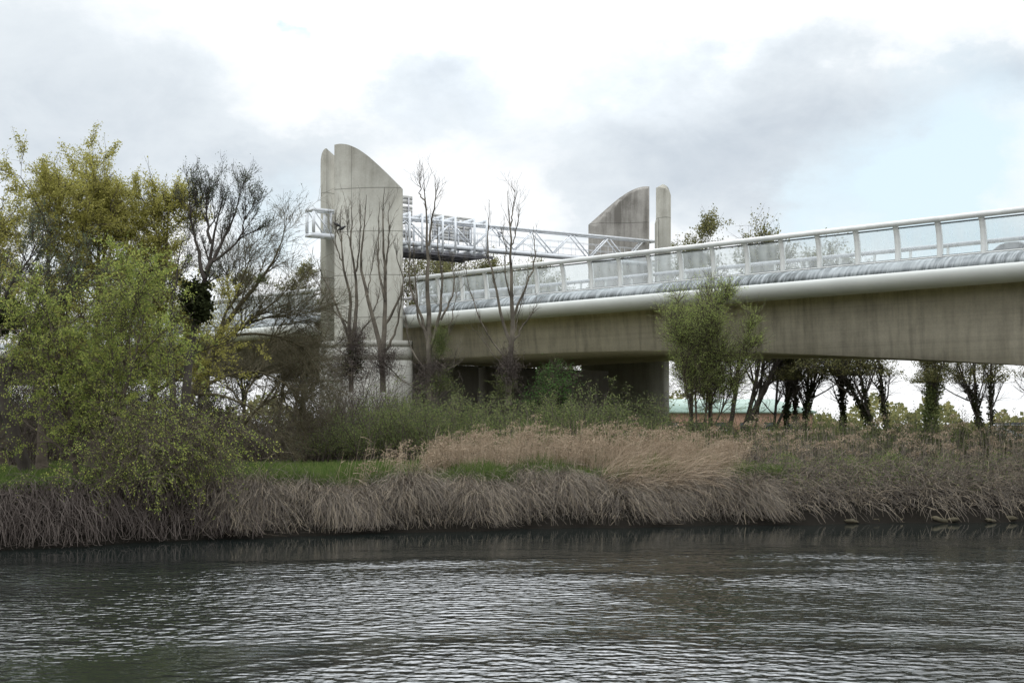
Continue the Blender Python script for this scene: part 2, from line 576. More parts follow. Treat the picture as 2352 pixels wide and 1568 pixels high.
def mat_water():
    m, nt, N, L = new_mat('river_water')
    b = N['Principled BSDF']
    b.inputs['Base Color'].default_value = (.010, .014, .013, 1)
    b.inputs['Roughness'].default_value = .04
    b.inputs['IOR'].default_value = 1.333
    b.inputs['Specular IOR Level'].default_value = .5
    tc = N.new('ShaderNodeTexCoord')

    def nz(sc, s, d, rot=0, dist=0.):
        mp = N.new('ShaderNodeMapping'); mp.inputs['Scale'].default_value = sc; mp.inputs['Rotation'].default_value = (0, 0, rot)
        L.new(tc.outputs['Object'], mp.inputs['Vector'])
        k = N.new('ShaderNodeTexNoise'); k.inputs['Scale'].default_value = s; k.inputs['Detail'].default_value = d
        k.inputs['Distortion'].default_value = dist
        L.new(mp.outputs[0], k.inputs['Vector']); return k.outputs['Fac']

    def mth(op, a, c):
        k = N.new('ShaderNodeMath'); k.operation = op
        for i, v in enumerate((a, c)):
            if isinstance(v, (int, float)): k.inputs[i].default_value = v
            else: L.new(v, k.inputs[i])
        return k.outputs[0]

    def rg(v, a, c, lo=0., hi=1., smooth=True):
        k = N.new('ShaderNodeMapRange'); k.inputs[1].default_value = a; k.inputs[2].default_value = c
        k.inputs[3].default_value = lo; k.inputs[4].default_value = hi
        if smooth: k.interpolation_type = 'SMOOTHSTEP'
        L.new(v, k.inputs[0]); return k.outputs[0]
    w1 = nz((.8, 1.05, 1), 3.4, .6, .08, 0.)
    w2 = nz((1, 1.1, 1), 6.5, 1, -.35)
    w3 = nz((.7, 1.0, 1), .9, 2, .3)
    sep = N.new('ShaderNodeSeparateXYZ'); L.new(tc.outputs['Object'], sep.inputs[0])
    # wind lies on the open river; the lee of the far bank stays smooth
    yline = mth('ADD', sep.outputs['Y'], mth('MULTIPLY', sep.outputs['X'], -.20))
    lee = rg(mth('ADD', yline, mth('MULTIPLY', mth('SUBTRACT', nz((.09, .20, 1), 1.0, 4), .5), 16.0)), 50.5, 40.0, .07, 1.)
    gust = rg(nz((.05, .085, 1), 1.0, 5, .2, .8), .36, .64, .22, 1.25)
    amp = mth('MULTIPLY', lee, gust)
    h = mth('ADD', mth('MULTIPLY', w1, 1.0), mth('ADD', mth('MULTIPLY', w2, .30), mth('MULTIPLY', w3, .9)))
    h = mth('MULTIPLY', h, amp)
    bp = N.new('ShaderNodeBump'); bp.inputs['Strength'].default_value = 1.0; bp.inputs['Distance'].default_value = .085
    L.new(h, bp.inputs['Height']); L.new(bp.outputs[0], b.inputs['Normal'])
    return m


def mat_ground():
    m, nt, N, L = new_mat('meadow_soil')
    b = N['Principled BSDF']; b.inputs['Roughness'].default_value = .95; b.inputs['Specular IOR Level'].default_value = .1
    tc = N.new('ShaderNodeTexCoord')
    nz = N.new('ShaderNodeTexNoise'); nz.inputs['Scale'].default_value = .5; nz.inputs['Detail'].default_value = 8
    L.new(tc.outputs['Object'], nz.inputs['Vector'])
    r = N.new('ShaderNodeValToRGB')
    r.color_ramp.elements[0].position = .35; r.color_ramp.elements[0].color = (.055, .075, .022, 1)
    r.color_ramp.elements[1].position = .68; r.color_ramp.elements[1].color = (.11, .085, .05, 1)
    L.new(nz.outputs['Fac'], r.inputs[0])
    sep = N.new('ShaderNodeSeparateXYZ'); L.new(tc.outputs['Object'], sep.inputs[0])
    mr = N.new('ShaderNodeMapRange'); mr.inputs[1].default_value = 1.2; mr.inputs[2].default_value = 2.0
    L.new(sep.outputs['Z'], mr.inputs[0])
    mx = N.new('ShaderNodeMix'); mx.data_type = 'RGBA'; mx.inputs[6].default_value = (.016, .014, .011, 1)  # wet mud on the bank face, darkened further to stand for undercut shade
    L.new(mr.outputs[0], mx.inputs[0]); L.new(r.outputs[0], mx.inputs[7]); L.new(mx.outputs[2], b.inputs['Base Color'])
    bp = N.new('ShaderNodeBump'); bp.inputs['Strength'].default_value = .6; bp.inputs['Distance'].default_value = .2
    L.new(nz.outputs['Fac'], bp.inputs['Height']); L.new(bp.outputs[0], b.inputs['Normal'])
    return m


M = dict(
    tower=mat_concrete('tower_concrete', (.44, .42, .375), (.16, .145, .12), .55, joints=(22.1, 18.85, 15.55, 12.35), top_stain=(18.0, 24.5, .55), vjoints=(1.36,)),
    plinth=mat_concrete('plinth_concrete', (.46, .45, .41), (.2, .185, .16), .6, joints=(10.15, 9.1)),
    girder=mat_concrete('girder_concrete', (.74, .685, .565), (.27, .24, .195), .80, board=.18),
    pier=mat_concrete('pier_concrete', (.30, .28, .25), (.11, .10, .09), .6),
    fascia=mat_plain('white_fascia', (.72, .74, .71), .45, var=.05, scale=.6),
    gutter=mat_gutter(),
    rail=mat_plain('rail_paint', (.63, .645, .63), .4, var=.10, scale=1.2),
    post=mat_plain('post_paint', (.70, .71, .69), .4, var=.06, scale=2),
    galv=mat_plain('galvanised_rail', (.42, .42, .44), .45, .2, var=.1, scale=2),
    white_steel=mat_plain('white_steel', (.68, .71, .74), .4, var=.07, scale=1.5),
    dark_steel=mat_plain('dark_steel', (.10, .10, .11), .6, var=.2),
    sign=mat_plain('sign_back', (.40, .40, .38), .5, .2, var=.15, scale=4),
    asphalt=mat_plain('asphalt', (.05, .05, .05), .9, var=.2),
    glass=mat_glass(),
    bark=mat_plain('bark', (.085, .070, .055), .9, var=.35, scale=2.5, bump=.5, spec=.1),
    bark_pale=mat_plain('dead_bark', (.125, .110, .088), .9, var=.6, scale=1.1, bump=.5, spec=.1),
    bark_lichen=mat_plain('lichen_bark', (.105, .092, .058), .9, var=.4, scale=3.0, spec=.1),
    bark_dark=mat_plain('dark_bark', (.062, .054, .047), .9, var=.3, scale=2.0, spec=.1),
    leaf_olive=mat_leaf('olive_spring_leaves', [(0.186, 0.180, 0.052), (0.339, 0.328, 0.092), (0.459, 0.427, 0.138)], .5),
    leaf_green=mat_leaf('green_spring_leaves', [(0.141, 0.183, 0.054), (0.258, 0.317, 0.088), (0.435, 0.447, 0.122)], .5),
    leaf_willow=mat_leaf('willow_leaves', [(0.253, 0.339, 0.096), (0.396, 0.493, 0.144), (0.538, 0.618, 0.208)], .5),
    leaf_fresh=mat_leaf('fresh_leaves', [(0.043, 0.090, 0.027), (0.076, 0.135, 0.041)], .35),
    leaf_scrub=mat_leaf('scrub_leaves', [(0.081, 0.110, 0.046), (0.143, 0.176, 0.070), (0.219, 0.238, 0.096)], .45),
    leaf_grey=mat_leaf('grey_green_leaves', [(0.072, 0.090, 0.060), (0.132, 0.156, 0.102)], .35),
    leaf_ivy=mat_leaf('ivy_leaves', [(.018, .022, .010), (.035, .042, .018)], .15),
    leaf_back=mat_leaf('distant_leaves', [(0.104, 0.114, 0.052), (0.180, 0.180, 0.081), (0.247, 0.228, 0.095)], .4),
    reed=mat_leaf('dry_reed', [(0.247, 0.196, 0.134), (0.350, 0.278, 0.202), (0.453, 0.371, 0.280)], .2),
    plume=mat_leaf('reed_plume', [(.26, .20, .14), (.36, .29, .21)], .25),
    dead=mat_leaf('dead_stems', [(0.086, 0.074, 0.064), (0.152, 0.133, 0.113), (0.209, 0.182, 0.149), (0.343, 0.287, 0.209)], .15),
    twig=mat_leaf('brown_twigs', [(0.056, 0.047, 0.042), (0.103, 0.086, 0.076), (0.159, 0.136, 0.121)], .05),
    grass=mat_leaf('meadow_grass', [(.055, .095, .026), (.09, .135, .038), (.15, .175, .065)], .35),
    water=mat_water(),
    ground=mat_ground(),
    roof_green=mat_plain('green_roof_sheet', (.20, .28, .235), .6, var=.08),
    brick=mat_plain('orange_brick', (.32, .20, .14), .9, var=.15, scale=5),
    win=mat_plain('dark_glazing', (.04, .05, .06), .15, var=.1),
    black=mat_plain('black_feathers', (.012, .012, .014), .6, var=.2),
    car=mat_plain('dark_car_paint', (.03, .033, .04), .25, .3, var=.05),
    van=mat_plain('white_van_paint', (.62, .64, .66), .35, var=.05),
    blue=mat_plain('navy_paint', (.02, .03, .08), .4, var=.05),
    rock=mat_concrete('lichen_rock', (.13, .112, .07), (.04, .037, .03), .6),
    tyre=mat_plain('tyre_rubber', (.02, .02, .02), .9),
)

# ------------------------------------------------------------------ terrain and water
WX = np.array([-3000, -300, -100, -60, -40, -16.9, -9.2, 0, 9.4, 21.9, 60, 300, 3000.])
WY = np.array([-900, -60, 8, 24, 35, 49.4, 55.3, 59.4, 62, 64.1, 70, 95, 300.])


def yb(x):
    return np.interp(x, WX, WY) + .35 * np.sin(np.asarray(x) * .9) + .22 * np.sin(np.asarray(x) * 2.3 + 1)


def gz(x, y):
    w = np.asarray(y) - yb(x)
    z = np.interp(w, [-8, -2, -.1, .15, .6, 1.4, 2.6, 4.5, 12, 100], [-2.2, -1.4, -.25, .35, .8, 1.35, 1.85, 2.05, 2.1, 2.1])
    return z + np.where(w > 1, .06 * np.sin(np.asarray(x) * .7) * np.sin(np.asarray(y) * .5 + 2), 0)


def axis_(pieces):
    return np.unique(np.concatenate([np.arange(a, b, s) for a, b, s in pieces] + [[pieces[-1][1]]]))


gx = axis_([(-4000, -400, 300), (-400, -80, 20), (-80, -35, 3), (-35, 45, .6), (45, 90, 3), (90, 400, 20), (400, 4000, 300)])
gy = axis_([(-900, -60, 60), (-60, 30, 5), (30, 80, .45), (80, 160, 4), (160, 500, 30), (500, 6000, 500)])
X, Y = np.meshgrid(gx, gy)
Z = gz(X, Y)
mb = MB()
ii = np.arange(X.size).reshape(X.shape)
mb.add(np.stack([X, Y, Z], -1), np.stack([ii[:-1, :-1], ii[:-1, 1:], ii[1:, 1:], ii[1:, :-1]], -1).reshape(-1, 4))
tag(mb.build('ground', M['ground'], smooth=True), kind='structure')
mb = MB()
mb.add([[-1500, -700, 0], [1500, -700, 0], [1500, 260, 0], [-1500, 260, 0]], [[0, 1, 2, 3]])
tag(mb.build('water', M['water']), kind='structure')

# ------------------------------------------------------------------ bridge
U = np.array([-.6866, .727, 0]); PV = np.array([.727, .6866, 0])    # along the deck, across it away from us
UP = np.array([0, 0, 1.0])
R0 = np.array([26.63, 78.0, 0]); RZ = 15.36                          # hand rail of the near edge


def B(s, o, z):
    return R0 + U * s - PV * (o - .3) + UP * z


def s_of(px, o):
    a = (px - CX) / F
    x0 = R0[0] - PV[0] * (o - .3); y0 = R0[1] - PV[1] * (o - .3)
    return (x0 - a * y0) / (-U[0] + a * U[1])


def s_z(px, py, o):
    s = s_of(px, o); D = B(s, o, 0)[1]
    return s, CAMZ + (HY - py) / F * D


bridge = empty('road_bridge', B(50, -15, 2), 'long concrete road bridge with white curved edge and glass parapet', 'bridge')
BL = np.array(bridge.location)
RB = np.array([U, -PV, UP])                                           # local axes: x along, y outwards, z up
bridge.rotation_euler = (0, 0, math.atan2(U[1], U[0]))
# parts are modelled in the bridge's own frame: (s, o, z)
brot = bridge.rotation_euler[2]


def loc_pts(pts):
    """(s,o,z) triples into the bridge's frame; its x runs along U and its y is U turned 90 degrees left"""
    pts = np.asarray(pts, float)
    w = R0 + pts[..., :1] * U - (pts[..., 1:2] - .3) * PV + pts[..., 2:] * UP - BL
    c, s = math.cos(-brot), math.sin(-brot)
    return np.stack([w[..., 0] * c - w[..., 1] * s, w[..., 0] * s + w[..., 1] * c, w[..., 2]], -1)


def prof_sweep(mb, prof, s0, s1, step=None, closed=True):
    n = 1 if step is None else max(1, int((s1 - s0) / step))
    ss = np.linspace(s0, s1, n + 1)
    prof = np.asarray(prof, float)
    m = len(prof)
    v = np.concatenate([np.c_[np.full(m, s), prof] for s in ss])
    b = mb.n
    mb.v.append(loc_pts(v)); mb.n += len(v)
    i = np.arange(m if closed else m - 1); j = (i + 1) % m
    for k in range(n):
        mb.f.append(np.c_[i, j, j + m, i + m] + b + k * m)
    if closed:
        mb.f.append((np.arange(m)[::-1] + b)[None]); mb.f.append((np.arange(m) + n * m + b)[None])


def circ(o, z, r, k=12):
    a = np.arange(k) * 2 * PI / k
    return np.c_[o + r * np.cos(a), z + r * np.sin(a)]


SECT = [(-45, 50.6), (61.6, 190)]
WEB = -2.7
# deck slab with soffit
mb = MB()
prof_sweep(mb, [(-.02, RZ - 2.13), (-.05, RZ - 3.55), (WEB, RZ - 3.35), (-33, RZ - 3.35), (-33, RZ - 2.35), (-16, RZ - 2.2)], -45, 190, 12)
mb.build('deck_slab', M['girder'], bridge)
mb = MB()
prof_sweep(mb, [(-1.0, RZ - 2.135), (-1.0, RZ - 2.05), (-16, RZ - 2.08), (-32, RZ - 2.2), (-32, RZ - 2.34), (-16, RZ - 2.19)], -45, 190)
mb.build('carriageway', M['asphalt'], bridge)
# box girder: web bottom follows the picture
bot = [s_z(x, y, WEB) for x, y in ((2700, 868), (2352, 838), (2230, 831), (2100, 824), (1900, 815), (1700, 807), (1500, 804.5), (1350, 807), (1200, 812.5), (1040, 822), (940, 828), (700, 838), (560, 843), (300, 858))]
bot = sorted(bot)
bs = np.array([b[0] for b in bot]); bz = np.array([b[1] for b in bot])
print('web bottoms', list(zip(bs.round(1), bz.round(2))))
ss = np.concatenate([[-45], np.arange(bs[0], 58, 3.0), [58]])
zz = np.interp(ss, bs, bz)
zz[0] = bz[0] - 1.2
mb = MB()
for k in range(len(ss) - 1):
    def ringp(s, z):
        return loc_pts([[s, WEB, RZ - 3.37], [s, WEB - .25, z], [s, -19.5, z], [s, -22.5, RZ - 3.37]])
    a, c = ringp(ss[k], zz[k]), ringp(ss[k + 1], zz[k + 1])
    b = mb.n
    mb.v.append(np.concatenate([a, c])); mb.n += 8
    mb.f.append(np.array([[0, 1, 5, 4], [1, 2, 6, 5], [2, 3, 7, 6]]) + b)
mb.build('girder', M['girder'], bridge)
mb = MB()
zl = s_z(660, 836, -8.5)[1]
prof_sweep(mb, [(-8.5, RZ - 3.36), (-8.6, zl), (-22, zl), (-24, RZ - 3.36)], 58.02, 190, 12, closed=False)
mb.build('girder', M['pier'], bridge)
# curved white edge beam and the streaked coping over it, near edge
for s0, s1 in SECT:
    mb = MB()
    prof_sweep(mb, [(1.14, RZ - 2.80), (1.18, RZ - 2.83), (1.20, RZ - 3.0), (1.16, RZ - 3.18), (1.05, RZ - 3.36), (.86, RZ - 3.53), (.6, RZ - 3.66), (.3, RZ - 3.72), (-.03, RZ - 3.70), (-.03, RZ - 3.56), (.25, RZ - 3.5), (.6, RZ - 3.35), (.9, RZ - 3.1), (.98, RZ - 2.80)], s0, s1, 6)
    o = mb.build('edge_beam', M['fascia'], bridge)
    mb = MB()
    prof_sweep(mb, [(-.01, RZ - 2.06), (.22, RZ - 2.08), (.5, RZ - 2.17), (.75, RZ - 2.32), (.95, RZ - 2.52), (1.08, RZ - 2.78), (.95, RZ - 2.795), (.5, RZ - 2.6), (-.01, RZ - 2.5)], s0, s1, 6)
    mb.build('coping', M['gutter'], bridge)
# glass parapet: rail, posts, panes with frames
par = MB()
prof_sweep(par, circ(.36, RZ, .16), SECT[0][0], SECT[0][1], None)
par.f = par.f
prof_sweep(par, circ(.36, RZ, .16), SECT[1][0], SECT[1][1], None)
parapet = par.build('glass_parapet', M['rail'], bridge, smooth=True)
sill = MB()
for s0, s1 in SECT:
    prof_sweep(sill, [(-.04, RZ - 2.055), (.07, RZ - 2.055), (.07, RZ - 1.97), (-.04, RZ - 1.97)], s0, s1, 8)
sill.build('sill_rail', M['post'], parapet)
PROF = np.array([(0.0, -2.05), (.0, -1.6), (.03, -1.15), (.09, -.7), (.18, -.35), (.30, -.06)])
PS = 2.62
ks = [k for k in range(-4, 42) if any(a < 2.44 + PS * k < b for a, b in SECT)]


def curve_o(z):
    return np.interp(z, PROF[:, 1], PROF[:, 0])


def make_post(s):
    mb = MB()
    for (o0, z0), (o1, z1) in zip(PROF[:-1], PROF[1:]):
        a = loc_pts([[s - .15, o0 + .085, RZ + z0], [s + .15, o0 + .085, RZ + z0], [s + .15, o0 - .085, RZ + z0], [s - .15, o0 - .085, RZ + z0]])
        c = loc_pts([[s - .15, o1 + .085, RZ + z1], [s + .15, o1 + .085, RZ + z1], [s + .15, o1 - .085, RZ + z1], [s - .15, o1 - .085, RZ + z1]])
        b = mb.n
        mb.v.append(np.concatenate([a, c])); mb.n += 8
        mb.f.append(np.array([[0, 1, 5, 4], [1, 2, 6, 5], [2, 3, 7, 6], [3, 0, 4, 7]]) + b)
    return mb


def make_pane(s):
    mb = MB()
    a0, a1 = s + .155, s + PS - .155
    zs = np.linspace(-1.94, -.27, 7)
    fr = [(z, curve_o(z)) for z in zs]
    v = np.array([[a, o + t, RZ + z] for z, o in fr for a, t in ((a0, .008), (a1, .008), (a0, -.008), (a1, -.008))])
    b = mb.n
    mb.v.append(loc_pts(v)); mb.n += len(v)
    for i in range(6):
        q = b + i * 4
        mb.f.append(np.array([[q, q + 1, q + 5, q + 4]]))
    return mb


def make_bar(s, z0, z1):
    """the thin dark bar over or under a pane"""
    mb = MB()
    a0, a1 = s + .155, s + PS - .155
    for _ in (0,):
        o = curve_o(z0)
        v = loc_pts([[a0, o + .03, RZ + z0], [a1, o + .03, RZ + z0], [a1, o - .03, RZ + z0], [a0, o - .03, RZ + z0],
                     [a0, o + .03, RZ + z1], [a1, o + .03, RZ + z1], [a1, o - .03, RZ + z1], [a0, o - .03, RZ + z1]])
        mb.add(v, [[0, 1, 5, 4], [1, 2, 6, 5], [2, 3, 7, 6], [3, 0, 4, 7], [4, 5, 6, 7], [3, 2, 1, 0]])
    return mb


gasket = mat_plain('gasket_grey', (.16, .17, .17), .6)
bproto = None
STEP = loc_pts([[PS, 0, 0]])[0] - loc_pts([[0, 0, 0]])[0]
for i, k in enumerate(ks):
    s = 2.44 + PS * k
    d = STEP * (k - ks[0])
    if i == 0:
        bproto = (make_post(s).build('post', M['post'], parapet), make_pane(s).build('glass_pane', M['glass'], parapet),
                  make_bar(s, -.27, -.20).build('top_bar', gasket, parapet), make_bar(s, -1.97, -1.93).build('bottom_bar', gasket, parapet))
        continue
    ok = any(a < s and s + PS < b + .6 for a, b in SECT)
    for q, o in enumerate(bproto):
        if q > 0 and not ok:
            continue
        c = o.copy(); COL.objects.link(c); c.parent = parapet
        c.location = tuple(float(x) for x in d)
# crash barrier behind the glass
mb = MB()
prof_sweep(mb, circ(-1.3, RZ - 1.26, .125, 10), -45, 190)
crash = mb.build('crash_barrier', M['galv'], bridge, smooth=True)
proto = None
for i in range(0, 62):
    s = -44 + i * 2.35
    if i == 0:
        mb = MB()
        v = loc_pts([[s + a, -1.3 + b, RZ + z] for z in (-2.06, -1.36) for a, b in ((-.06, -.05), (.06, -.05), (.06, .05), (-.06, .05))])
        mb.add(v, [[0, 1, 5, 4], [1, 2, 6, 5], [2, 3, 7, 6], [3, 0, 4, 7]])
        proto = mb.build('barrier_post', M['post'], crash)
    else:
        c = proto.copy(); COL.objects.link(c); c.parent = crash
        c.location = tuple(float(x) for x in STEP * (i * 2.35 / PS))
# far edge beam and rail (seen only from elsewhere, but the deck needs its other edge)
mb = MB()
prof_sweep(mb, [(-33.0, RZ - 2.3), (-33.5, RZ - 2.35), (-34.0, RZ - 2.8), (-33.9, RZ - 3.3), (-33.5, RZ - 3.6), (-33.0, RZ - 3.6)], -45, 190)
mb.build('edge_beam', M['fascia'], bridge)

# piers along the tower line and further along the deck
G0 = P(717, 983, 113.0); G0[2] = 0


def GA(l, w, z):
    """place on the gantry line: l metres towards the far tower, w along the deck"""
    return G0 + PV * l + U * w + UP * z


def wall_between(mb, l0, l1, w0, w1, z0, z1):
    ring = [GA(l0, w0, 0), GA(l1, w0, 0), GA(l1, w1, 0), GA(l0, w1, 0)]
    mb.prism([r[:2] for r in ring], z0, z1)


def to_bridge(mb):
    for i in range(len(mb.v)):
        w = mb.v[i] - BL
        c, s = math.cos(-brot), math.sin(-brot)
        mb.v[i] = np.stack([w[:, 0] * c - w[:, 1] * s, w[:, 0] * s + w[:, 1] * c, w[:, 2]], -1)


for l0, l1 in ((6.0, 12.5), (13.0, 18.0), (19.2, 34.0)):
    mb = MB()
    wall_between(mb, l0, l1, 1.2, 2.6, 1.5, 9.2)
    to_bridge(mb)
    mb.build('pier', M['pier'], bridge)
for s in (109, 150):
    for o in (-3.4, -18.0):
        mb = MB()
        a = [B(s + x * .6, o + y * .45, 0)[:2] for x, y in ((-1, -1), (1, -1), (1, 1), (-1, 1))]
        mb.prism(a, 1.8, RZ - 5.0)
        to_bridge(mb)
        mb.build('pier', M['plinth'], bridge)

# ------------------------------------------------------------------ towers
wx = np.array([0, .39, 1.07, 1.84, 2.62, 3.4, 4.17, 4.75, 5.25])
wz = np.array([25.50, 25.56, 25.44, 25.08, 24.52, 23.82, 23.09, 22.51, 22.02])
N_ = 40
tx = np.linspace(0, 5.25, N_)


def smooth_interp(x, xp, fp):
    y = np.interp(x, xp, fp)
    for _ in range(3):
        y[1:-1] = (y[:-2] + 2 * y[1:-1] + y[2:]) / 4
    return y


oy = smooth_interp(tx, [0, 1, 2, 3, 4, 4.7, 5.25], [0, -.45, -.76, -.95, -1.0, -.92, -.72])
tz = smooth_interp(tx, wx, wz)
ix = np.interp(tx, [0, 5.25], [.22, 4.62])
iy = smooth_interp(tx, [0, .6, 1.5, 2.6, 3.7, 4.7, 5.25], [.42, .25, .02, -.16, -.22, -.1, .12])
tower_origin = P(768, 983, 113.9); tower_origin[2] = 2.0


def make_tower():
    t = empty('concrete_tower', tower_origin, 'tall pale concrete tower with quarter round top at the near bridge edge', 'tower')
    dz = -2.0
    mb = MB()
    outer_b = np.c_[tx, oy, np.full(N_, 10.4 + dz)]; outer_t = np.c_[tx, oy, tz + dz]
    inner_b = np.c_[ix, iy, np.full(N_, 10.4 + dz)]; inner_t = np.c_[ix, iy, tz + dz - .38]
    mb.v.append(np.concatenate([outer_b, outer_t, inner_b, inner_t])); mb.n = 4 * N_
    i = np.arange(N_ - 1)
    n = N_
    mb.f.append(np.c_[i, i + 1, i + 1 + n, i + n])
    mb.f.append(np.c_[i + 2 * n + 1, i + 2 * n, i + 3 * n, i + 1 + 3 * n])
    mb.f.append(np.c_[i + n, i + n + 1, i + 3 * n + 1, i + 3 * n])
    mb.f.append(np.array([[0, n, 3 * n, 2 * n], [n - 1, 3 * n - 1, 4 * n - 1, 2 * n - 1]]))
    mb.build('curved_slab', M['tower_l'], t)
    mb = MB()
    ring = [(-.77, 1.30), (-.10, 2.40), (-.25, 3.1), (-.8, 3.55), (-1.15, 3.35), (-1.32, 2.9), (-1.36, 2.45), (-1.30, 2.05), (-1.19, 1.75), (-1.05, 1.52), (-.91, 1.38)]
    top = [25.48, 24.95, 24.9, 24.7, 24.45, 24.2, 24.25, 24.75, 25.12, 25.33, 25.44]
    mb.prism(ring, 10.4 + dz, np.array(top) + dz)
    mb.prism([(-.10, 2.43), (.02, 2.55), (-.02, 3.3), (-.22, 3.2)], 10.4 + dz, np.array([22.1, 21.6, 21.6, 22.1]) + dz)
    mb.build('narrow_slab', M['tower_l'], t)
    mb = MB()
    fx = np.linspace(-1.0, 5.6, 24)
    fy = np.interp(fx, [-1, -.2, 0, 1, 2, 3, 4, 4.7, 5.25, 5.6], [1.05, .35, -.04, -.48, -.79, -.98, -1.03, -.95, -.76, -.66])
    ring = [(-1.43, 2.3), (-1.25, 1.6)] + list(zip(fx, fy)) + [(5.9, -.4), (5.9, 1.2), (4.8, 2.2), (.5, 3.6), (-.8, 3.75), (-1.40, 3.0)]
    ring = np.array(ring)
    c = ring.mean(0)
    mb.prism(ring, -.6, 9.1 + dz)                       # base
    mb.prism(c + (ring - c) * .998, 9.16 + dz, 10.1 + dz)
    mb.prism(c + (ring - c) * .993, 9.1 + dz, 9.16 + dz)
    mb.prism(ring, 10.16 + dz, 10.62 + dz)
    mb.prism(c + (ring - c) * .993, 10.1 + dz, 10.16 + dz)
    mb.build('plinth', M['plinth_l'], t)
    return t


M['tower_l'] = mat_concrete('tower_concrete_weathered', (.42, .415, .365), (.17, .16, .13), .45, joints=(20.1, 16.85, 13.55, 10.35), top_stain=(17.0, 22.8, .42), vjoints=(1.36,))
M['plinth_l'] = mat_concrete('plinth_concrete_block', (.40, .395, .355), (.15, .14, .12), .65)
tower = make_tower()
far = tower.copy(); COL.objects.link(far)
for ch in list(tower.children):
    c = ch.copy(); COL.objects.link(c); c.parent = far
fo = P(1491.5, 983, 140.4)
far.location = (float(fo[0]), float(fo[1]), 3.1)
far.rotation_euler = (0, 0, PI)
far.scale = (1.08, 1.08, 1)
for c in far.children:
    if c.name.startswith('narrow_slab'):
        c.location.x = -.24
    if c.name.startswith('curved_slab'):
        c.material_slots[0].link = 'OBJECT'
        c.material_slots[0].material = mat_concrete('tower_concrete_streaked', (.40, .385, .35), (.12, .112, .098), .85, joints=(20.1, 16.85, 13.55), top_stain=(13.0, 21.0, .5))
far['label'] = 'far concrete tower behind the glass parapet, its dark streaked hollow side towards us'
tower['group'] = far['group'] = 'concrete towers holding the sign gantry'

# ------------------------------------------------------------------ gantry
GL = 39.4
gantry = empty('sign_gantry', GA(0, 0, 18), 'white steel lattice sign gantry spanning between the two concrete towers', 'gantry')
GLOC = np.array(gantry.location)
GW = .85


def gt(l): return 20.62 + .9 * l / 38.7
def gb(l): return 18.42 + .66 * l / 38.7


def gm(mb, name, mat, parent=gantry, smooth=False):
    return mb.build(name, mat, parent, smooth) if False else mb_build_local(mb, name, mat, parent, smooth)


def mb_build_local(mb, name, mat, parent, smooth=False, origin=None):
    o = GLOC if origin is None else origin
    for i in range(len(mb.v)):
        mb.v[i] = mb.v[i] - o
    return mb.build(name, mat, parent, smooth)


for w in (0, GW):
    mb = MB()
    mb.beam(GA(0, w, gt(0) - .13), GA(GL, w, gt(GL) - .13), .15, .21, side=U)
    gm(mb, 'top_chord', M['white_steel'])
    mb = MB()
    mb.beam(GA(0, w, gb(0) + .17), GA(GL, w, gb(GL) + .17), .15, .30, side=U)
    gm(mb, 'bottom_chord', M['white_steel'])
    mb = MB()
    for k in range(8):
        a = 2.2 + k * 4.7
        off = .45 * (w > 0)
        mid = a + 2.35 + off
        mb.beam(GA(a + off, w, gb(a) + .3), GA(mid, w, gt(mid) - .2), .085, .085)
        if a + 4.7 + off < GL:
            mb.beam(GA(mid, w, gt(mid) - .2), GA(a + 4.7 + off, w, gb(a + 4.7) + .3), .085, .085)
    gm(mb, 'diagonal_bracing', M['white_steel'])
    # the open end frame on our side of the tower
    for l_, wd in ((.13, .16), (1.75, .12)):
        mb = MB()
        mb.beam(GA(l_, w, gb(0) + .34), GA(l_, w, gt(0) - .26), wd, wd * 1.15, side=U)
        gm(mb, 'end_post', M['white_steel'])
    mb = MB()
    mb.beam(GA(.3, w, gt(0) - .3), GA(1.7, w, gb(0) + .4), .08, .08)
    gm(mb, 'end_brace', M['white_steel'])
mb = MB()
for l, z in ((.13, gt(0) - .13), (.13, gb(0) + .17), (1.75, gt(1.7) - .13), (1.75, gb(1.7) + .17), (GL - .2, gt(GL) - .13)):
    mb.beam(GA(l, .1, z), GA(l, GW - .1, z), .16, .22, side=PV)
for k in range(1, 9):
    l = 2.2 + k * 4.5
    mb.beam(GA(l, .1, gt(l) - .13), GA(l, GW - .1, gt(l) - .13), .09, .09)
    mb.beam(GA(l, .1, gb(l) + .17), GA(l, GW - .1, gb(l) + .17), .09, .09)
gm(mb, 'cross_member', M['white_steel'])
mb = MB()
mb.beam(GA(1.55, .25, gb(1) + .3), GA(1.55, .25, gt(1) - .5), .04, .04)
mb.beam(GA(1.55, .6, gb(1) + .3), GA(1.55, .6, gt(1) - .5), .04, .04)
for z in np.arange(18.9, 20.2, .28):
    mb.beam(GA(1.55, .25, z), GA(1.55, .6, z), .03, .03)
gm(mb, 'ladder', M['white_steel'])
# walkway with guard rails
mb = MB()
mb.beam(GA(2.6, GW / 2, gb(2.6) + .36), GA(GL - 1, GW / 2, gb(GL) + .36), GW - .3, .04, side=U)
gm(mb, 'walkway', M['galv'])
mb = MB()
for dz in (.55, 1.1):
    mb.beam(GA(2.6, GW - .15, gb(2.6) + .4 + dz), GA(GL - 1, GW - .15, gb(GL) + .4 + dz), .035, .035)
    mb.beam(GA(2.6, .14, gb(2.6) + .4 + dz), GA(GL - 1, .14, gb(GL) + .4 + dz), .03, .03)
for l in np.arange(3, GL - 1, 1.6):
    mb.beam(GA(l, GW - .15, gb(l) + .4), GA(l, GW - .15, gb(l) + 1.5), .035, .035)
    mb.beam(GA(l, .14, gb(l) + .4), GA(l, .14, gb(l) + 1.5), .03, .03)
gm(mb, 'guard_rail', M['white_steel'])


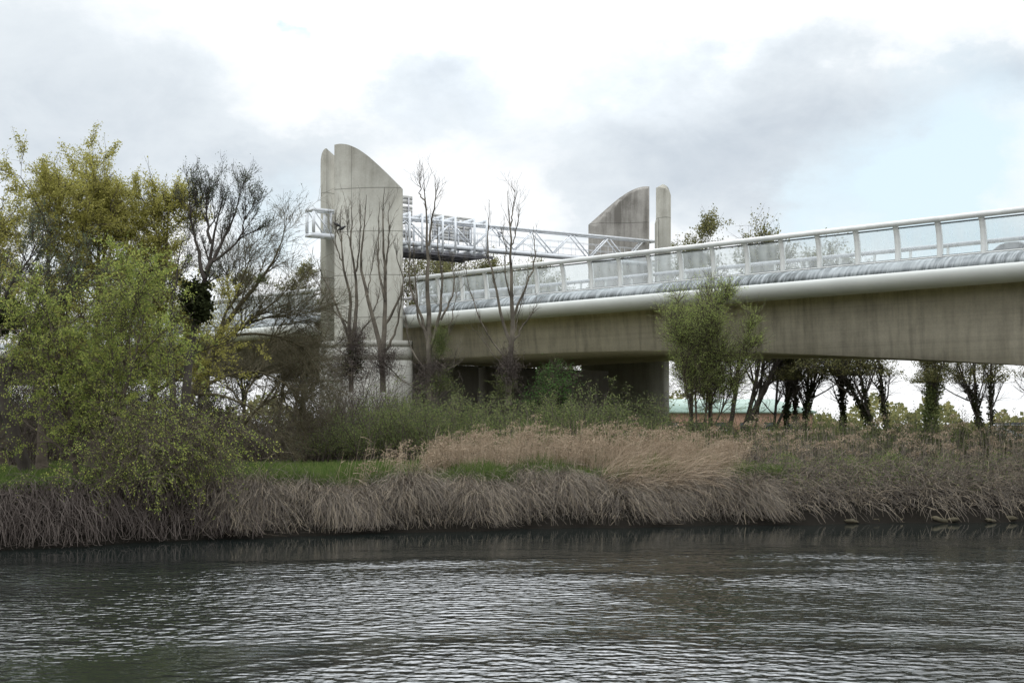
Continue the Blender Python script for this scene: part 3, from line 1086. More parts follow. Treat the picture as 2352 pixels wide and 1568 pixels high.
def l_of(px, w=0.0):
    a = (px - CX) / F
    x0, y0 = (G0 + U * w)[:2]
    return (a * y0 - x0) / (PV[0] - a * PV[1])


def gz_of(px, py, w=0.0):
    l = l_of(px, w); D = GA(l, w, 0)[1]
    return l, CAMZ + (HY - py) / F * D


# uprights that carry the signs, in front of the lattice, each with its arm over the top and bracket below
for px in (941, 970, 988, 1017, 1046, 1090, 1118):
    l = l_of(px, -.45)
    mb = MB()
    mb.beam(GA(l, -.45, gb(l) - .55), GA(l, -.45, gt(l) + .32), .13, .13, side=PV)
    up = gm(mb, 'sign_upright', M['white_steel'])
    mb = MB()
    mb.beam(GA(l, -.35, gt(l) + .16), GA(l, GW + .45, gt(l) + .02), .12, .26, side=PV)
    mb.beam(GA(l, GW + .45, gt(l) - .2), GA(l, GW + .45, gt(l) + .32), .12, .12, side=PV)
    gm(mb, 'top_arm', M['white_steel'], up)
    mb = MB()
    mb.beam(GA(l, -.35, gb(l) - .18), GA(l, GW + .9, gb(l) - .18), .12, .24, side=PV)
    gm(mb, 'bracket_arm', M['white_steel'], up)
    mb = MB()
    mb.beam(GA(l, GW + .75, gb(l) - .3), GA(l, GW + .75, gt(l) - .35), .13, .13, side=PV)
    gm(mb, 'sign_upright', M['white_steel'])
# dark service platform under the signs
la, lb = l_of(880, .5), l_of(1098, .5)
mb = MB()
mb.beam(GA(la, 1.1, gb(la) - .55), GA(lb, 1.1, gb(lb) - .62), 2.3, .10, side=U)
mb.beam(GA(la, 0.0, gb(la) - .42), GA(lb + 1.2, 0.0, gb(lb) - .45), .08, .26, side=U)
mb.beam(GA(la, 2.2, gb(la) - .60), GA(lb, 2.2, gb(lb) - .66), .10, .30, side=U)
for l in np.arange(la, lb, 1.3):
    mb.beam(GA(l, 0, gb(l) - .66), GA(l, 2.3, gb(l) - .72), .10, .12, side=PV)
gm(mb, 'service_platform', M['dark_steel'])
# camera on a pole
lc, zc = gz_of(1147, 566, GW)
mb = MB()
mb.beam(GA(lc, GW, zc), GA(lc, GW, zc + 1.25), .07, .07)
cam_pole = gm(mb, 'camera_pole', M['white_steel'])
mb = MB()
mb.beam(GA(lc, GW, zc + .78), GA(lc, GW, zc + 1.08), .2, .2)
mb.beam(GA(lc - .15, GW, zc + 1.18), GA(lc + .22, GW, zc + 1.12), .2, .16)
gm(mb, 'camera_head', M['dark_steel'], cam_pole)


def sign(px0, px1, rows, w, label):
    """back of a road sign: ribbed sheets on rails, seen from behind; rows = (top, bottom) in the picture at px1"""
    l0, l1 = l_of(px0, w), l_of(px1, w)
    zs = [gz_of(px1, y, w)[1] for r in rows for y in r]
    root = empty('road_sign', GA((l0 + l1) / 2, w, min(zs)), label, 'sign', 'ribbed backs of the road signs on the gantry')
    og = np.array(root.location)
    for q, (y0, y1) in enumerate(rows):
        z1 = gz_of(px1, y0, w)[1]; z0 = gz_of(px1, y1, w)[1]
        mb = MB()
        n = max(2, int((z1 - z0) / .24))
        h = (z1 - z0) / n
        for k in range(n):
            zc_ = z0 + (k + .5) * h
            a = .12 if (q == 0 and len(rows) > 2) else 0
            mb.beam(GA(l0, w, zc_), GA(l1 - (l1 - l0) * a * 3, w, zc_), .04, h * .93, side=U)
        mb_build_local(mb, 'sign_panel', M['sign'], root, origin=og)
    zt, zb = max(zs), min(zs)
    for l in np.arange(l0 + .25, l1, .8):
        mb = MB()
        mb.beam(GA(l, w - .08, zb + .05), GA(l, w - .08, zt - .7), .09, .08, side=PV)
        mb_build_local(mb, 'support_rail', M['galv'], root, origin=og)
    return root


sign(878, 947, ((436, 448), (451, 471), (475, 518), (530, 547)), GW + .9, 'tall ribbed back of a road sign at the near tower end of the gantry')
sign(992, 1084, ((502, 514), (516, 559)), GW + .9, 'wide ribbed back of a road sign in the middle of the gantry bay')

# ------------------------------------------------------------------ car on the deck, van below
def car(name, label, cat, org, rz, paint, L=4.3, W=1.75, H=1.48, van=False):
    root = empty(name, org, label, cat, None, rz)
    if van:
        side = [(-2.6, .35), (2.3, .35), (2.6, .7), (2.55, 1.1), (1.9, 1.35), (1.35, 2.1), (1.1, 2.25), (-2.5, 2.3), (-2.62, 2.1)]
    else:
        side = [(-2.1, .3), (2.1, .3), (2.18, .6), (2.0, .82), (1.0, .95), (.35, 1.38), (-.2, 1.47), (-.9, 1.44), (-1.6, 1.1), (-2.12, .95), (-2.18, .6)]
    mb = MB()
    s = np.array(side)
    for inset, y0, y1 in ((.06, -W / 2, -W / 2 + .08), (0, -W / 2 + .08, W / 2 - .08), (.06, W / 2 - .08, W / 2)):
        pass
    ys = [-W / 2, -W / 2 + .12, W / 2 - .12, W / 2]
    c = s.mean(0)
    rings = []
    for y, k in zip(ys, (.94, 1, 1, .94)):
        q = c + (s - c) * k
        rings.append(np.c_[q[:, 0], np.full(len(s), y), q[:, 1]])
    n = len(s); b = mb.n
    mb.v.append(np.concatenate(rings)); mb.n += 4 * n
    i = np.arange(n); j = (i + 1) % n
    for r in range(3):
        mb.f.append(np.c_[i, j, j + n, i + n] + r * n + b)
    mb.f.append((np.arange(n) + b)[None]); mb.f.append((np.arange(n)[::-1] + 3 * n + b)[None])
    mb.build('body', paint, root)
    mb = MB()
    for y in (-W / 2 - .005, W / 2 + .005):
        if van: q = [(1.25, 1.3), (1.75, 1.3), (1.3, 1.95), (1.15, 1.95)]
        else: q = [(.85, .98), (.28, 1.32), (-.9, 1.36), (-1.35, 1.05)]
        mb.add([[x, y * (.985 if not van else 1), z] for x, z in q], [[0, 1, 2, 3]])
    mb.build('side_window', M['win'], root)
    for x in (-L * .31, L * .31):
        for y in (-W / 2 + .1, W / 2 - .1):
            mb = MB()
            mb.tube([[x, y - .1, .33], [x, y + .1, .33]], .33, 16)
            wh = mb.build('wheel', M['tyre'], root)
            mb = MB(); sg = 1 if y > 0 else -1
            mb.tube([[x, y + sg * .09, .33], [x, y + sg * .115, .33]], .2, 12)
            mb.build('rim', M['galv'], wh)
    mb = MB()
    for y in (-W * .36, W * .36):
        x = 2.57 if van else 2.1
        mb.box((x, y, .75), (.12, .3, .16))
    mb.build('headlight', M['van'], root)
    return root


cs, cz = s_z(2325, 566, -8.0)
car('parked_car', 'dark car on the bridge deck, only its roof showing behind the parapet glass', 'car', B(cs, -8.0, RZ - 2.07), brot, M['car'])
vp = P(2338, 983, 150)
van = car('white_van', 'white van with a dark blue roof line beyond the bushes at the right edge', 'van', (vp[0], vp[1], 2.1), .1, M['van'], L=5.2, W=1.95, van=True)
mb = MB()
mb.box((-.7, 0, 2.37), (3.6, 1.8, .12))
mb.build('roof_panel', M['blue'], van)

# ------------------------------------------------------------------ distant building
bp0 = P(1660, 983, 225)
bld = empty('warehouse', (bp0[0], 225, 2.1), 'long low orange brick building under a pale green roof seen below the bridge', 'building')
W2 = 13.5
mb = MB(); mb.box((0, 5, 2.2), (2 * W2, 10, 4.4)); mb.build('wall', M['brick'], bld)
mb = MB()
e = W2 + .5
mb.add([[-e, -.6, 4.4], [e, -.6, 4.4], [e, 10.6, 4.4], [-e, 10.6, 4.4], [-e + 5.5, 5, 6.35], [e - 5.5, 5, 6.35],
        [-e, -.6, 4.15], [e, -.6, 4.15], [e, 10.6, 4.15], [-e, 10.6, 4.15]],
       [[0, 1, 5, 4], [2, 3, 4, 5], [6, 7, 1, 0], [7, 8, 2, 1], [8, 9, 3, 2], [9, 6, 0, 3], [9, 8, 7, 6]])
mb.f.append(np.array([[1, 2, 5], [3, 0, 4]]))
mb.build('roof', M['roof_green'], bld)
for k in range(7):
    x = -11 + k * 3.6
    mb = MB(); mb.box((x, -.02, 2.2), (1.6, .1, 1.1)); wn = mb.build('window', M['win'], bld)
    mb = MB(); mb.box((x, -.06, 1.58), (1.8, .18, .1)); mb.build('sill', M['van'], wn)

# ------------------------------------------------------------------ trees
def poly(pts, D, rng, n=14, drift=.8, jit=.05):
    """a limb drawn through picture points at distance D, with its own drift in depth"""
    pts = np.array(pts, float)
    d = np.r_[0, np.cumsum(np.linalg.norm(np.diff(pts, axis=0), axis=1))]; d /= d[-1]
    t = np.linspace(0, 1, n)
    x = np.interp(t, d, pts[:, 0]); y = np.interp(t, d, pts[:, 1])
    x[1:-1] = (x[:-2] + 2 * x[1:-1] + x[2:]) / 4; y[1:-1] = (y[:-2] + 2 * y[1:-1] + y[2:]) / 4
    w = np.array([P(a, b, D) for a, b in zip(x, y)])
    w[:, 1] += drift * rng.uniform(-1, 1) * t + rng.normal(0, jit, n) * (t > 0)
    w[:, 0] += rng.normal(0, jit, n) * (t > 0) * .7
    return w


STEMS = {}


def foliage_tree(name, label, cat, px, D, top_py, spread, rng, leafmat, barkmat, nleaf=30000, leaf=.16, asp=.55,
                 trunk_r=.28, fork=.25, limbs=9, up=.10, group=None, base_z=None, lean=0.0, droop=0.0, nsec=9, ntw=10,
                 limb_ang=.55, leaf_spread=.18, twig_len=1.3, stems=1, drop=0., crown_min=.15, asym=0.0, top_f=.88, tw=.045, clump=.8):
    """trunk, limbs, branches and twigs grown one after another; leaves sit along the twigs"""
    b = P(px, 983, D); b[2] = gz(b[0], b[1]) - .1 if base_z is None else base_z
    H = CAMZ + (HY - top_py) / F * D - b[2]
    root = empty(name, b, label, cat, group)
    tk, cr = MB(), MB()
    p0 = np.zeros((stems, 3)); d0 = np.tile([lean, 0, 1.0], (stems, 1)) + rng.normal(0, .05 if stems == 1 else .22, (stems, 3))
    if stems > 1:
        p0[:, :2] += rng.normal(0, .35, (stems, 2))
    tr = walk(rng, p0, d0, H * top_f * rng.uniform(.85 if stems > 1 else 1, 1.05, stems), 14, tw, (0, 0, .05))
    rr = taper(stems, 14, trunk_r, trunk_r * .12); rr[:, 0] *= 1.35
    tubes(tk, tr, rr, 9)
    p, d, r, t, _ = spawn(rng, tr, rr, limbs, fork, .97, limb_ang, .2)
    d[:, 0] += asym
    Ll = spread * (1.1 - .55 * np.clip((t - fork) / (1 - fork), 0, 1) ** 2) * rng.uniform(.45, 1.3, len(t))
    l1 = walk(rng, p, d, Ll, 9, .10, (0, 0, up))
    r1 = taper(len(p), 9, np.minimum(r * .6, trunk_r * .5), .014)
    tubes(tk, l1, r1, 6)
    p, d, r, t, ix_ = spawn(rng, l1, r1, nsec, .2, 1., .75, .25)
    l2 = walk(rng, p, d, Ll[ix_] * rng.uniform(.25, .5, len(p)), 6, .14, (0, 0, up * .8 - drop * .5))
    r2 = taper(len(p), 6, np.minimum(r * .6, .045), .008)
    tubes(tk, l2, r2, 4)
    tw_src = np.concatenate([l2])
    p, d, r, t, _ = spawn(rng, l2, r2, ntw, .15, 1., .7, .3)
    l3 = walk(rng, p, d, twig_len * rng.uniform(.5, 1.2, len(p)), 5, .16, (0, 0, up * .6 - drop))
    r3 = taper(len(p), 5, .010, .004)
    tubes(cr if False else tk, l3, r3, 3)
    if nleaf:
        wgt = rng.gamma(clump, 1., len(l3)); wgt /= wgt.sum()
        k = rng.choice(len(l3), nleaf, p=wgt)
        pos = along(l3, k, rng.uniform(.1, 1, nleaf))[0] + rng.normal(0, leaf_spread, (nleaf, 3))
        pos = pos[pos[:, 2] > crown_min * H]
        leaf_mesh(cr, rng, pos, leaf, asp, droop)
    tk.build('trunk', barkmat, root)
    if nleaf:
        cr.build('crown', leafmat, root)
    STEMS[root.name] = tr
    return root


def ivy_ball(parent_loc, c, r, rng, n=2500, size=.16, squash=(1, 1, 1), loose=False):
    """a shaggy clump round a stem: sprigs growing out from its middle, leaves on them"""
    mb = MB()
    k = max(20, n // 14)
    d = nrm(rng.normal(size=(k, 3)) + np.array([0, 0, .25]))
    st = rng.normal(0, .30, (k, 3)) * r
    w = walk(rng, st, d, r * rng.uniform(.45, 1.15, k) * (.75 if not loose else .95), 5, .2, (0, 0, .05))
    w = w * np.array(squash) + np.asarray(c) - np.asarray(parent_loc)
    if loose:
        tubes(mb, w, taper(k, 5, .014, .005), 3)
    q = rng.integers(0, k, n)
    pos = along(w, q, rng.uniform(0, 1, n))[0] + rng.normal(0, .05 + .04 * r, (n, 3))
    leaf_mesh(mb, rng, pos, size * (.7 if loose else 1), .3 if loose else .75, .3)
    return mb


def R(seed): return np.random.default_rng(seed)


# the tall olive trees on the left
LEFT = [
    (8, 70, 382, 3.7, 'tall olive green tree in new leaf cut by the left edge of the picture', 26000),
    (95, 66, 338, 3.7, 'tallest olive green spring tree on the left, rounded head at the top', 34000),
    (215, 69, 335, 4.0, 'olive green tree with a broad crown and forked trunk, right of the tallest one', 40000),
    (340, 70, 366, 3.0, 'olive green tree with a pointed top beside the dark bare tree', 34000),
]
for i, (px, D, top, sp, lab, nl) in enumerate(LEFT):
    foliage_tree('riverside_tree', lab, 'tree', px, D, top, sp, R(10 + i), M['leaf_olive'], M['bark'], nleaf=int(nl * 1.5), leaf=.095,
                 limbs=24, fork=.30, group='tall olive green trees on the left', limb_ang=.75, twig_len=1.1, nsec=9, ntw=6, crown_min=.2, up=.04,
                 top_f=.84, trunk_r=.24, leaf_spread=.085, tw=.02)

# leafy willows that lean over the left bank
foliage_tree('hanging_willow', 'bright green willow in front of the olive trees, branches hanging to the water', 'tree', 205, 57, 575, 2.9, R(21),
             M['leaf_green'], M['bark'], nleaf=46000, leaf=.088, limbs=14, fork=.10, up=.02, drop=.16, stems=3, trunk_r=.13, twig_len=1.7, crown_min=-.3, droop=.8,
             nsec=8, ntw=5, leaf_spread=.06)
foliage_tree('hanging_willow', 'low leafy willow bush spilling over the bank, right of the taller willow', 'tree', 425, 55.6, 985, 2.3, R(22),
             M['leaf_green'], M['bark'], nleaf=9000, leaf=.08, limbs=9, fork=.2, up=-.03, drop=.30, stems=5, trunk_r=.05, twig_len=1.9, crown_min=-.8, droop=.8,
             limb_ang=.8, nsec=6, ntw=4, leaf_spread=.05)
foliage_tree('hanging_willow', 'thin low willow with sparse leaves nearest to the left trunk', 'tree', 285, 53.4, 1010, 2.3, R(23),
             M['leaf_green'], M['bark'], nleaf=5000, leaf=.08, limbs=8, fork=.15, up=-.04, drop=.28, stems=3, trunk_r=.05, twig_len=1.4, crown_min=-.9, droop=.8,
             limb_ang=.8, nsec=6, ntw=4, leaf_spread=.05)


def drawn_tree(name, label, stems, D, rng, barkmat, twigs=(5, 1.2), leafs=None, group=None, sub=None, tw_up=.10, cat='tree', drift=.8, tip=.012, twig_ang=.45, ivy=None, base=None, k1=7):
    """a tree whose limbs follow the photograph's; side shoots grow from them"""
    bx = P(*(stems[0][0][0]), D) if base is None else P(*base, D)
    b = np.array([bx[0], D, float(gz(bx[0], D)) - .1])
    root = empty(name, b, label, cat, group)
    tk = MB(); n = 14
    pls, rds = [], []
    for pts, r0 in stems:
        w = poly(pts, D, rng, n, drift) - b
        pls.append(w); rds.append(taper(1, n, r0, tip)[0])
    pls = np.array(pls); rds = np.array(rds)
    tubes(tk, pls, rds, k1)
    src, sr = pls, rds
    if sub:
        c, ln, ang = sub
        p, d, r, t, _ = spawn(rng, pls, rds, c, .3, .98, ang, .2)
        l = walk(rng, p, d, ln * rng.uniform(.5, 1.2, len(p)), 8, .10, (0, 0, tw_up))
        rr = taper(len(p), 8, np.minimum(r * .6, .05), .008)
        tubes(tk, l, rr, 5)
        src2, sr2 = l, rr
    else:
        src2 = None
    c, ln = twigs
    lines = []
    for a, q, cc in ((src, sr, c), (src2, sr2 if sub else None, c)):
        if a is None: continue
        p, d, r, t, _ = spawn(rng, a, q, cc, .25, .98, twig_ang, .2)
        l = walk(rng, p, d, ln * rng.uniform(.3, 1.2, len(p)), 6, .12, (0, 0, tw_up))
        rr = taper(len(p), 6, np.minimum(r * .55, .018), .005)
        tubes(tk, l, rr, 3)
        lines.append(l)
        p, d, r, t, _ = spawn(rng, l, rr, 3, .2, .98, .5, .2)
        l = walk(rng, p, d, ln * .45 * rng.uniform(.3, 1.2, len(p)), 4, .14, (0, 0, tw_up * .6))
        tubes(tk, l, taper(len(p), 4, .008, .004), 3)
        lines.append(l)
    tk.build('trunk', barkmat, root)
    if leafs:
        mat, cnt, size = leafs
        mb = MB()
        l = lines[-1]
        k = rng.integers(0, len(l), cnt)
        leaf_mesh(mb, rng, along(l, k, rng.uniform(.2, 1, cnt))[0] + rng.normal(0, .08, (cnt, 3)), size, .5, .3)
        mb.build('crown', mat, root)
    for (ipx, ipy, ir, cnt, mat, sq) in (ivy or []):
        mb = ivy_ball(b, P(ipx, ipy, D - .3), ir, rng, cnt, .15, sq, mat.name.startswith(('brown', 'scrub')))
        mb.build('ivy', mat, root)
    return root


# dark bare tree, then the leaning grey willow beside it
drawn_tree('bare_tree', 'dark bare tree with a big black ivy clump below its grey twiggy crown',
           [([(430, 1010), (425, 900), (438, 780), (452, 700), (474, 620), (488, 540), (505, 440)], .26),
            ([(470, 640), (455, 580), (440, 520), (432, 450)], .10), ([(474, 620), (500, 570), (530, 510), (545, 440)], .10),
            ([(486, 560), (470, 500), (468, 430)], .08), ([(400, 1000), (392, 800), (388, 715), (398, 620), (415, 540)], .17),
            ([(490, 600), (530, 570), (560, 540), (572, 470)], .07)],
           66, R(31), M['bark_dark'], twigs=(11, .9), sub=(9, 1.3, .55), leafs=(M['leaf_grey'], 6000, .075),
           ivy=[(448, 682, .85, 3200, M['leaf_ivy'], (.9, .9, 1.05)), (462, 715, .6, 1500, M['leaf_ivy'], (.9, .9, 1))])
drawn_tree('bare_tree', 'grey leaning bare tree arching to the right with mistletoe in its crown',
           [([(388, 1010), (410, 960), (445, 905), (470, 850), (490, 800), (520, 745), (560, 695), (600, 650), (640, 590), (660, 520)], .28),
            ([(470, 850), (500, 800), (555, 750), (600, 718), (640, 690), (680, 640)], .15),
            ([(500, 790), (510, 740), (545, 680), (570, 620), (580, 560)], .10),
            ([(560, 745), (620, 725), (680, 720), (720, 730)], .07),
            ([(530, 770), (590, 765), (650, 775), (700, 800), (730, 850)], .08),
            ([(463, 890), (520, 860), (590, 850), (650, 875), (690, 930)], .10),
            ([(445, 905), (500, 905), (570, 930), (620, 965), (640, 1010)], .09),
            ([(600, 850), (610, 800), (650, 740), (690, 700)], .06),
            ([(540, 720), (520, 660), (530, 600)], .06)],
           77, R(32), M['bark_lichen'], twigs=(18, 1.5), sub=(12, 2.2, .7), tw_up=.03, leafs=(M['leaf_grey'], 3500, .08),
           ivy=[(603, 640, .38, 500, M['leaf_scrub'], (1, 1, .9)), (538, 645, .16, 120, M['leaf_scrub'], (1, 1, 1))], twig_ang=.6)
drawn_tree('bare_tree', 'low dark arching bare tree over the meadow left of the tower',
           [([(545, 1010), (560, 970), (600, 930), (650, 900), (700, 905), (740, 930)], .13),
            ([(560, 970), (560, 910), (590, 850), (630, 800), (660, 770)], .10),
            ([(600, 930), (640, 880), (690, 840), (735, 820)], .08),
            ([(650, 900), (660, 940), (690, 985)], .05), ([(700, 1010), (690, 940), (700, 870), (690, 800)], .10),
            ([(560, 930), (520, 880), (480, 840)], .06)],
           82, R(33), M['bark_lichen'], twigs=(17, 1.4), sub=(12, 2.0, .8), tw_up=.02, twig_ang=.6)
drawn_tree('leaning_tree', 'thick dark leaning trunk with ivy at the far left edge of the bank',
           [([(62, 1100), (52, 1050), (35, 1000), (18, 940), (2, 860), (-10, 780), (0, 680), (20, 600)], .30),
            ([(8, 890), (40, 800), (80, 740), (110, 660)], .13), ([(35, 1040), (10, 1030), (-30, 1000)], .10),
            ([(0, 700), (30, 640), (60, 600), (75, 560)], .09), ([(60, 770), (100, 700), (140, 670), (170, 640)], .07)],
           60, R(34), M['bark_dark'], twigs=(10, 1.2), sub=(7, 1.8, .6), leafs=(M['leaf_grey'], 4500, .10),
           ivy=[(20, 730, .65, 2600, M['leaf_ivy'], (1, 1, 1.1)), (105, 750, .5, 1800, M['leaf_ivy'], (1, 1, 1.2))])

# dead poplars in front of the tower
DP = 'dead bare poplars before the bridge'
drawn_tree('dead_poplar', 'many stemmed bare tree with brown base before the left half of the near tower',
           [([(806, 900), (805, 830), (803, 781), (789, 744), (757, 670), (735, 625), (722, 590)], .17),
            ([(804, 800), (801, 744), (807, 683), (789, 609), (785, 530), (786, 474)], .14),
            ([(806, 800), (815, 744), (821, 683), (818, 624), (804, 565), (813, 492), (807, 463)], .15),
            ([(818, 624), (826, 570), (828, 500), (830, 470)], .06), ([(789, 609), (770, 560), (772, 500)], .05),
            ([(800, 744), (770, 720), (742, 670), (728, 640)], .06), ([(806, 800), (845, 740), (868, 690), (874, 640)], .07),
            ([(806, 820), (770, 800), (735, 790)], .05), ([(804, 565), (797, 520), (798, 480)], .04), ([(785, 560), (776, 530), (768, 527)], .03)],
           97, R(41), M['bark_pale'], twigs=(14, 1.5), group=DP, tw_up=.16, twig_ang=.38,
           ivy=[(815, 800, 1.3, 4200, M['twig'], (.9, .9, 1.4)), (790, 850, 1.7, 4200, M['twig'], (1.2, 1, .9)), (806, 840, .8, 900, M['leaf_ivy'], (1, 1, 1.2))])
drawn_tree('dead_poplar', 'bare tree with two thick stems before the right half of the near tower',
           [([(880, 900), (878, 850), (875, 801), (860, 744), (848, 697), (836, 653), (823, 609), (833, 551), (836, 492), (840, 445)], .20),
            ([(878, 820), (883, 744), (884, 668), (884, 609), (880, 551), (879, 492), (881, 428)], .18),
            ([(884, 690), (876, 653), (867, 609), (870, 521), (871, 463)], .08), ([(884, 640), (889, 595), (895, 536), (892, 498), (896, 463)], .07),
            ([(884, 745), (905, 715), (920, 680), (925, 641), (908, 565)], .10), ([(878, 820), (910, 760), (922, 690), (928, 640)], .10),
            ([(842, 680), (852, 620), (860, 560)], .05), ([(880, 830), (930, 880), (985, 900)], .05)],
           96, R(42), M['bark_pale'], twigs=(13, 1.4), group=DP, tw_up=.16, twig_ang=.38,
           ivy=[(882, 835, 1.3, 3000, M['twig'], (1, 1, 1.2))])
drawn_tree('dead_poplar', 'tall bare tree with a thick ivied trunk just right of the near tower',
           [([(990, 920), (987, 850), (985, 770), (984, 744), (982, 683), (984, 580), (980, 521), (977, 463), (971, 428), (973, 398)], .24),
            ([(984, 565), (989, 521), (999, 474), (1002, 433), (1000, 404)], .08), ([(977, 463), (965, 450), (964, 420), (965, 402)], .05),
            ([(988, 800), (1000, 760), (1010, 727), (1015, 668), (1012, 595), (1003, 551), (1006, 505)], .12),
            ([(1012, 735), (1022, 715), (1038, 683), (1044, 639), (1037, 589)], .08),
            ([(985, 790), (968, 727), (947, 683), (939, 639), (942, 580), (933, 536)], .12), ([(984, 770), (960, 744), (956, 639), (950, 595), (952, 560)], .09),
            ([(990, 850), (1020, 800), (1040, 720), (1052, 650)], .06), ([(985, 860), (940, 800), (928, 720), (926, 660)], .06), ([(988, 880), (1040, 840), (1052, 790)], .05)],
           95, R(43), M['bark_pale'], twigs=(13, 1.4), group=DP, tw_up=.16, twig_ang=.36,
           ivy=[(1012, 790, .85, 1700, M['leaf_scrub'], (.8, .8, 1.6)), (995, 860, 1.35, 2400, M['twig'], (1, 1, 1.1)), (1010, 880, 1.2, 1200, M['leaf_scrub'], (1, 1, .8))])
drawn_tree('dead_poplar', 'bare tree with forked stems against the white bridge edge, right of the others',
           [([(1168, 930), (1168, 860), (1172, 800), (1179, 744), (1174, 653), (1174, 565), (1173, 507), (1165, 469), (1164, 442)], .22),
            ([(1173, 520), (1180, 469), (1184, 450), (1180, 428)], .05), ([(1174, 790), (1155, 744), (1141, 683), (1132, 624), (1118, 589), (1122, 536), (1124, 469)], .11),
            ([(1178, 730), (1190, 700), (1211, 659), (1226, 609), (1230, 574), (1224, 521)], .09), ([(1176, 790), (1203, 744), (1235, 695)], .08),
            ([(1165, 830), (1135, 790), (1105, 744), (1085, 683), (1070, 639), (1072, 605)], .06), ([(1176, 700), (1168, 668), (1160, 624), (1163, 580), (1150, 521)], .06),
            ([(1182, 760), (1195, 700), (1205, 670)], .05), ([(1160, 850), (1100, 770), (1085, 755)], .04), ([(1174, 565), (1190, 520), (1192, 470)], .04)],
           92, R(44), M['bark_pale'], twigs=(12, 1.3), group=DP, tw_up=.16, twig_ang=.36,
           ivy=[(1170, 850, 1.0, 2400, M['twig'], (.85, .85, 1.8)), (1160, 890, .9, 700, M['leaf_scrub'], (1, 1, 1))])

# two crows
def crow(px, py, D, rz, label):
    b = P(px, py, D)
    root = empty('crow', b, label, 'bird', 'crows on the bare tree', rz)
    mb = MB()
    mb.tube([[-.26, 0, .0], [-.16, 0, .06], [0, 0, .12], [.12, 0, .19], [.19, 0, .25], [.24, 0, .27], [.28, 0, .265]],
            [.02, .06, .10, .085, .055, .05, .012], 10)
    mb.build('body', M['black'], root, smooth=True)
    mb = MB()
    mb.tube([[.26, 0, .27], [.36, 0, .25]], [.018, .004], 6)
    mb.build('beak', M['black'], root)
    mb = MB()
    for y in (-.03, .03):
        mb.tube([[.02, y, .06], [.03, y, -.06]], .008, 5)
    mb.build('leg', M['black'], root)


crow(775, 521, 96.5, PI - .3, 'upper black crow perched on the bare branch in front of the tower')
crow(785, 529, 96.5, .4, 'lower black crow next to its companion on the bare branch')

# feathery green willow before the girder
foliage_tree('green_willow', 'feathery light green willow standing in front of the concrete girder', 'tree', 1622, 84, 640, 1.9, R(61), M['leaf_willow'], M['bark'],
             nleaf=62000, leaf=.075, asp=.32, limbs=15, fork=.34, up=.11, stems=7, trunk_r=.06, twig_len=1.15, limb_ang=.50, leaf_spread=.05, crown_min=.26, nsec=9, ntw=8,
             clump=2.2, tw=.03)
foliage_tree('elder_bush', 'bright green leafy bush under the deck beside the dark pier', 'shrub', 1262, 88, 838, 1.5, R(52), M['leaf_fresh'], M['bark'],
             nleaf=9000, leaf=.12, asp=.6, limbs=8, fork=.1, up=.1, stems=5, trunk_r=.05, twig_len=.7, crown_min=.05, limb_ang=.6)

# trees beyond the bridge: a few kinds, copied
BG = 'trees growing beyond the bridge'
protos = []
for i, (H, sp, nl, st) in enumerate(((13, 2.6, 9000, 1), (15, 2.4, 7000, 2), (12, 3.0, 8000, 3))):
    D = 150
    t = foliage_tree('poplar_tree', 'x', 'tree', 1500, D, HY - (H - 1.9) / D * F, sp, R(60 + i), M['leaf_back'], M['bark_dark'], nleaf=int(nl * 2.6), leaf=.13,
                     limbs=17, fork=.22, crown_min=.40, nsec=7, ntw=5, trunk_r=.15, stems=st, group=BG, twig_len=1.2, up=.07, top_f=.9, leaf_spread=.12)
    protos.append((t, H))
BGT = [  # px, D, top py, kind, ivy, label
    (1543, 150, 680, 1, 0, 'slim dark tree trunk directly right of the far tower base'),
    (1584, 148, 585, 0, 0, 'tree with a loose crown above the parapet, first one right of the far tower'),
    (1633, 150, 520, 0, 0, 'tall leafy tree rising above the hand rail right of the far tower'),
    (1679, 146, 530, 2, 0, 'broad crowned tree above the rail behind the green willow'),
    (1726, 152, 535, 1, 0, 'tree with thin trunk showing right of the green willow'),
    (1775, 148, 630, 1, 0, 'leaning dark trunk before the green roof'),
    (1806, 147, 640, 0, 1, 'thick ivy covered trunk in front of the green roof'),
    (1838, 150, 645, 2, 1, 'twin ivy trunk right of the thickest one under the girder'),
    (1934, 146, 612, 0, 1, 'ivied trunk standing alone against bright sky under the girder'),
    (2035, 142, 610, 2, 1, 'spreading tree with fanned bare limbs under the girder'),
    (2136, 140, 650, 0, 2, 'green ivy smothered tree under the right part of the girder'),
    (2267, 138, 650, 2, 1, 'dark forked tree under the girder near the right edge'),
    (2390, 136, 620, 1, 0, 'pale tree at the right edge beyond the bushes'),
    (1450, 165, 622, 0, 0, 'grey tree seen through the panes left of the far tower'),
    (1330, 162, 640, 2, 0, 'low wide tree seen through the panes below the gantry'),
    (1250, 160, 618, 0, 0, 'tree behind the panes right of the forked bare tree'),
    (1165, 158, 565, 1, 0, 'sparse tree top rising over the rail behind the forked bare tree'),
    (1110, 160, 612, 2, 0, 'tree behind the panes left of the forked bare tree'),
    (1035, 158, 598, 0, 0, 'round green tree top over the rail right of the ivied poplar'),
    (955, 157, 590, 2, 0, 'green tree top over the rail beside the near tower'),
    (700, 160, 625, 0, 0, 'small tree top over the rail left of the near tower'),
    (640, 165, 660, 2, 0, 'tree behind the leaning bare tree beyond the bridge'),
    (560, 170, 640, 0, 0, 'tree far behind the dark ivy clump'),
    (2480, 150, 600, 0, 0, 'x'),
]
used = [False] * 3
rgb = R(77)
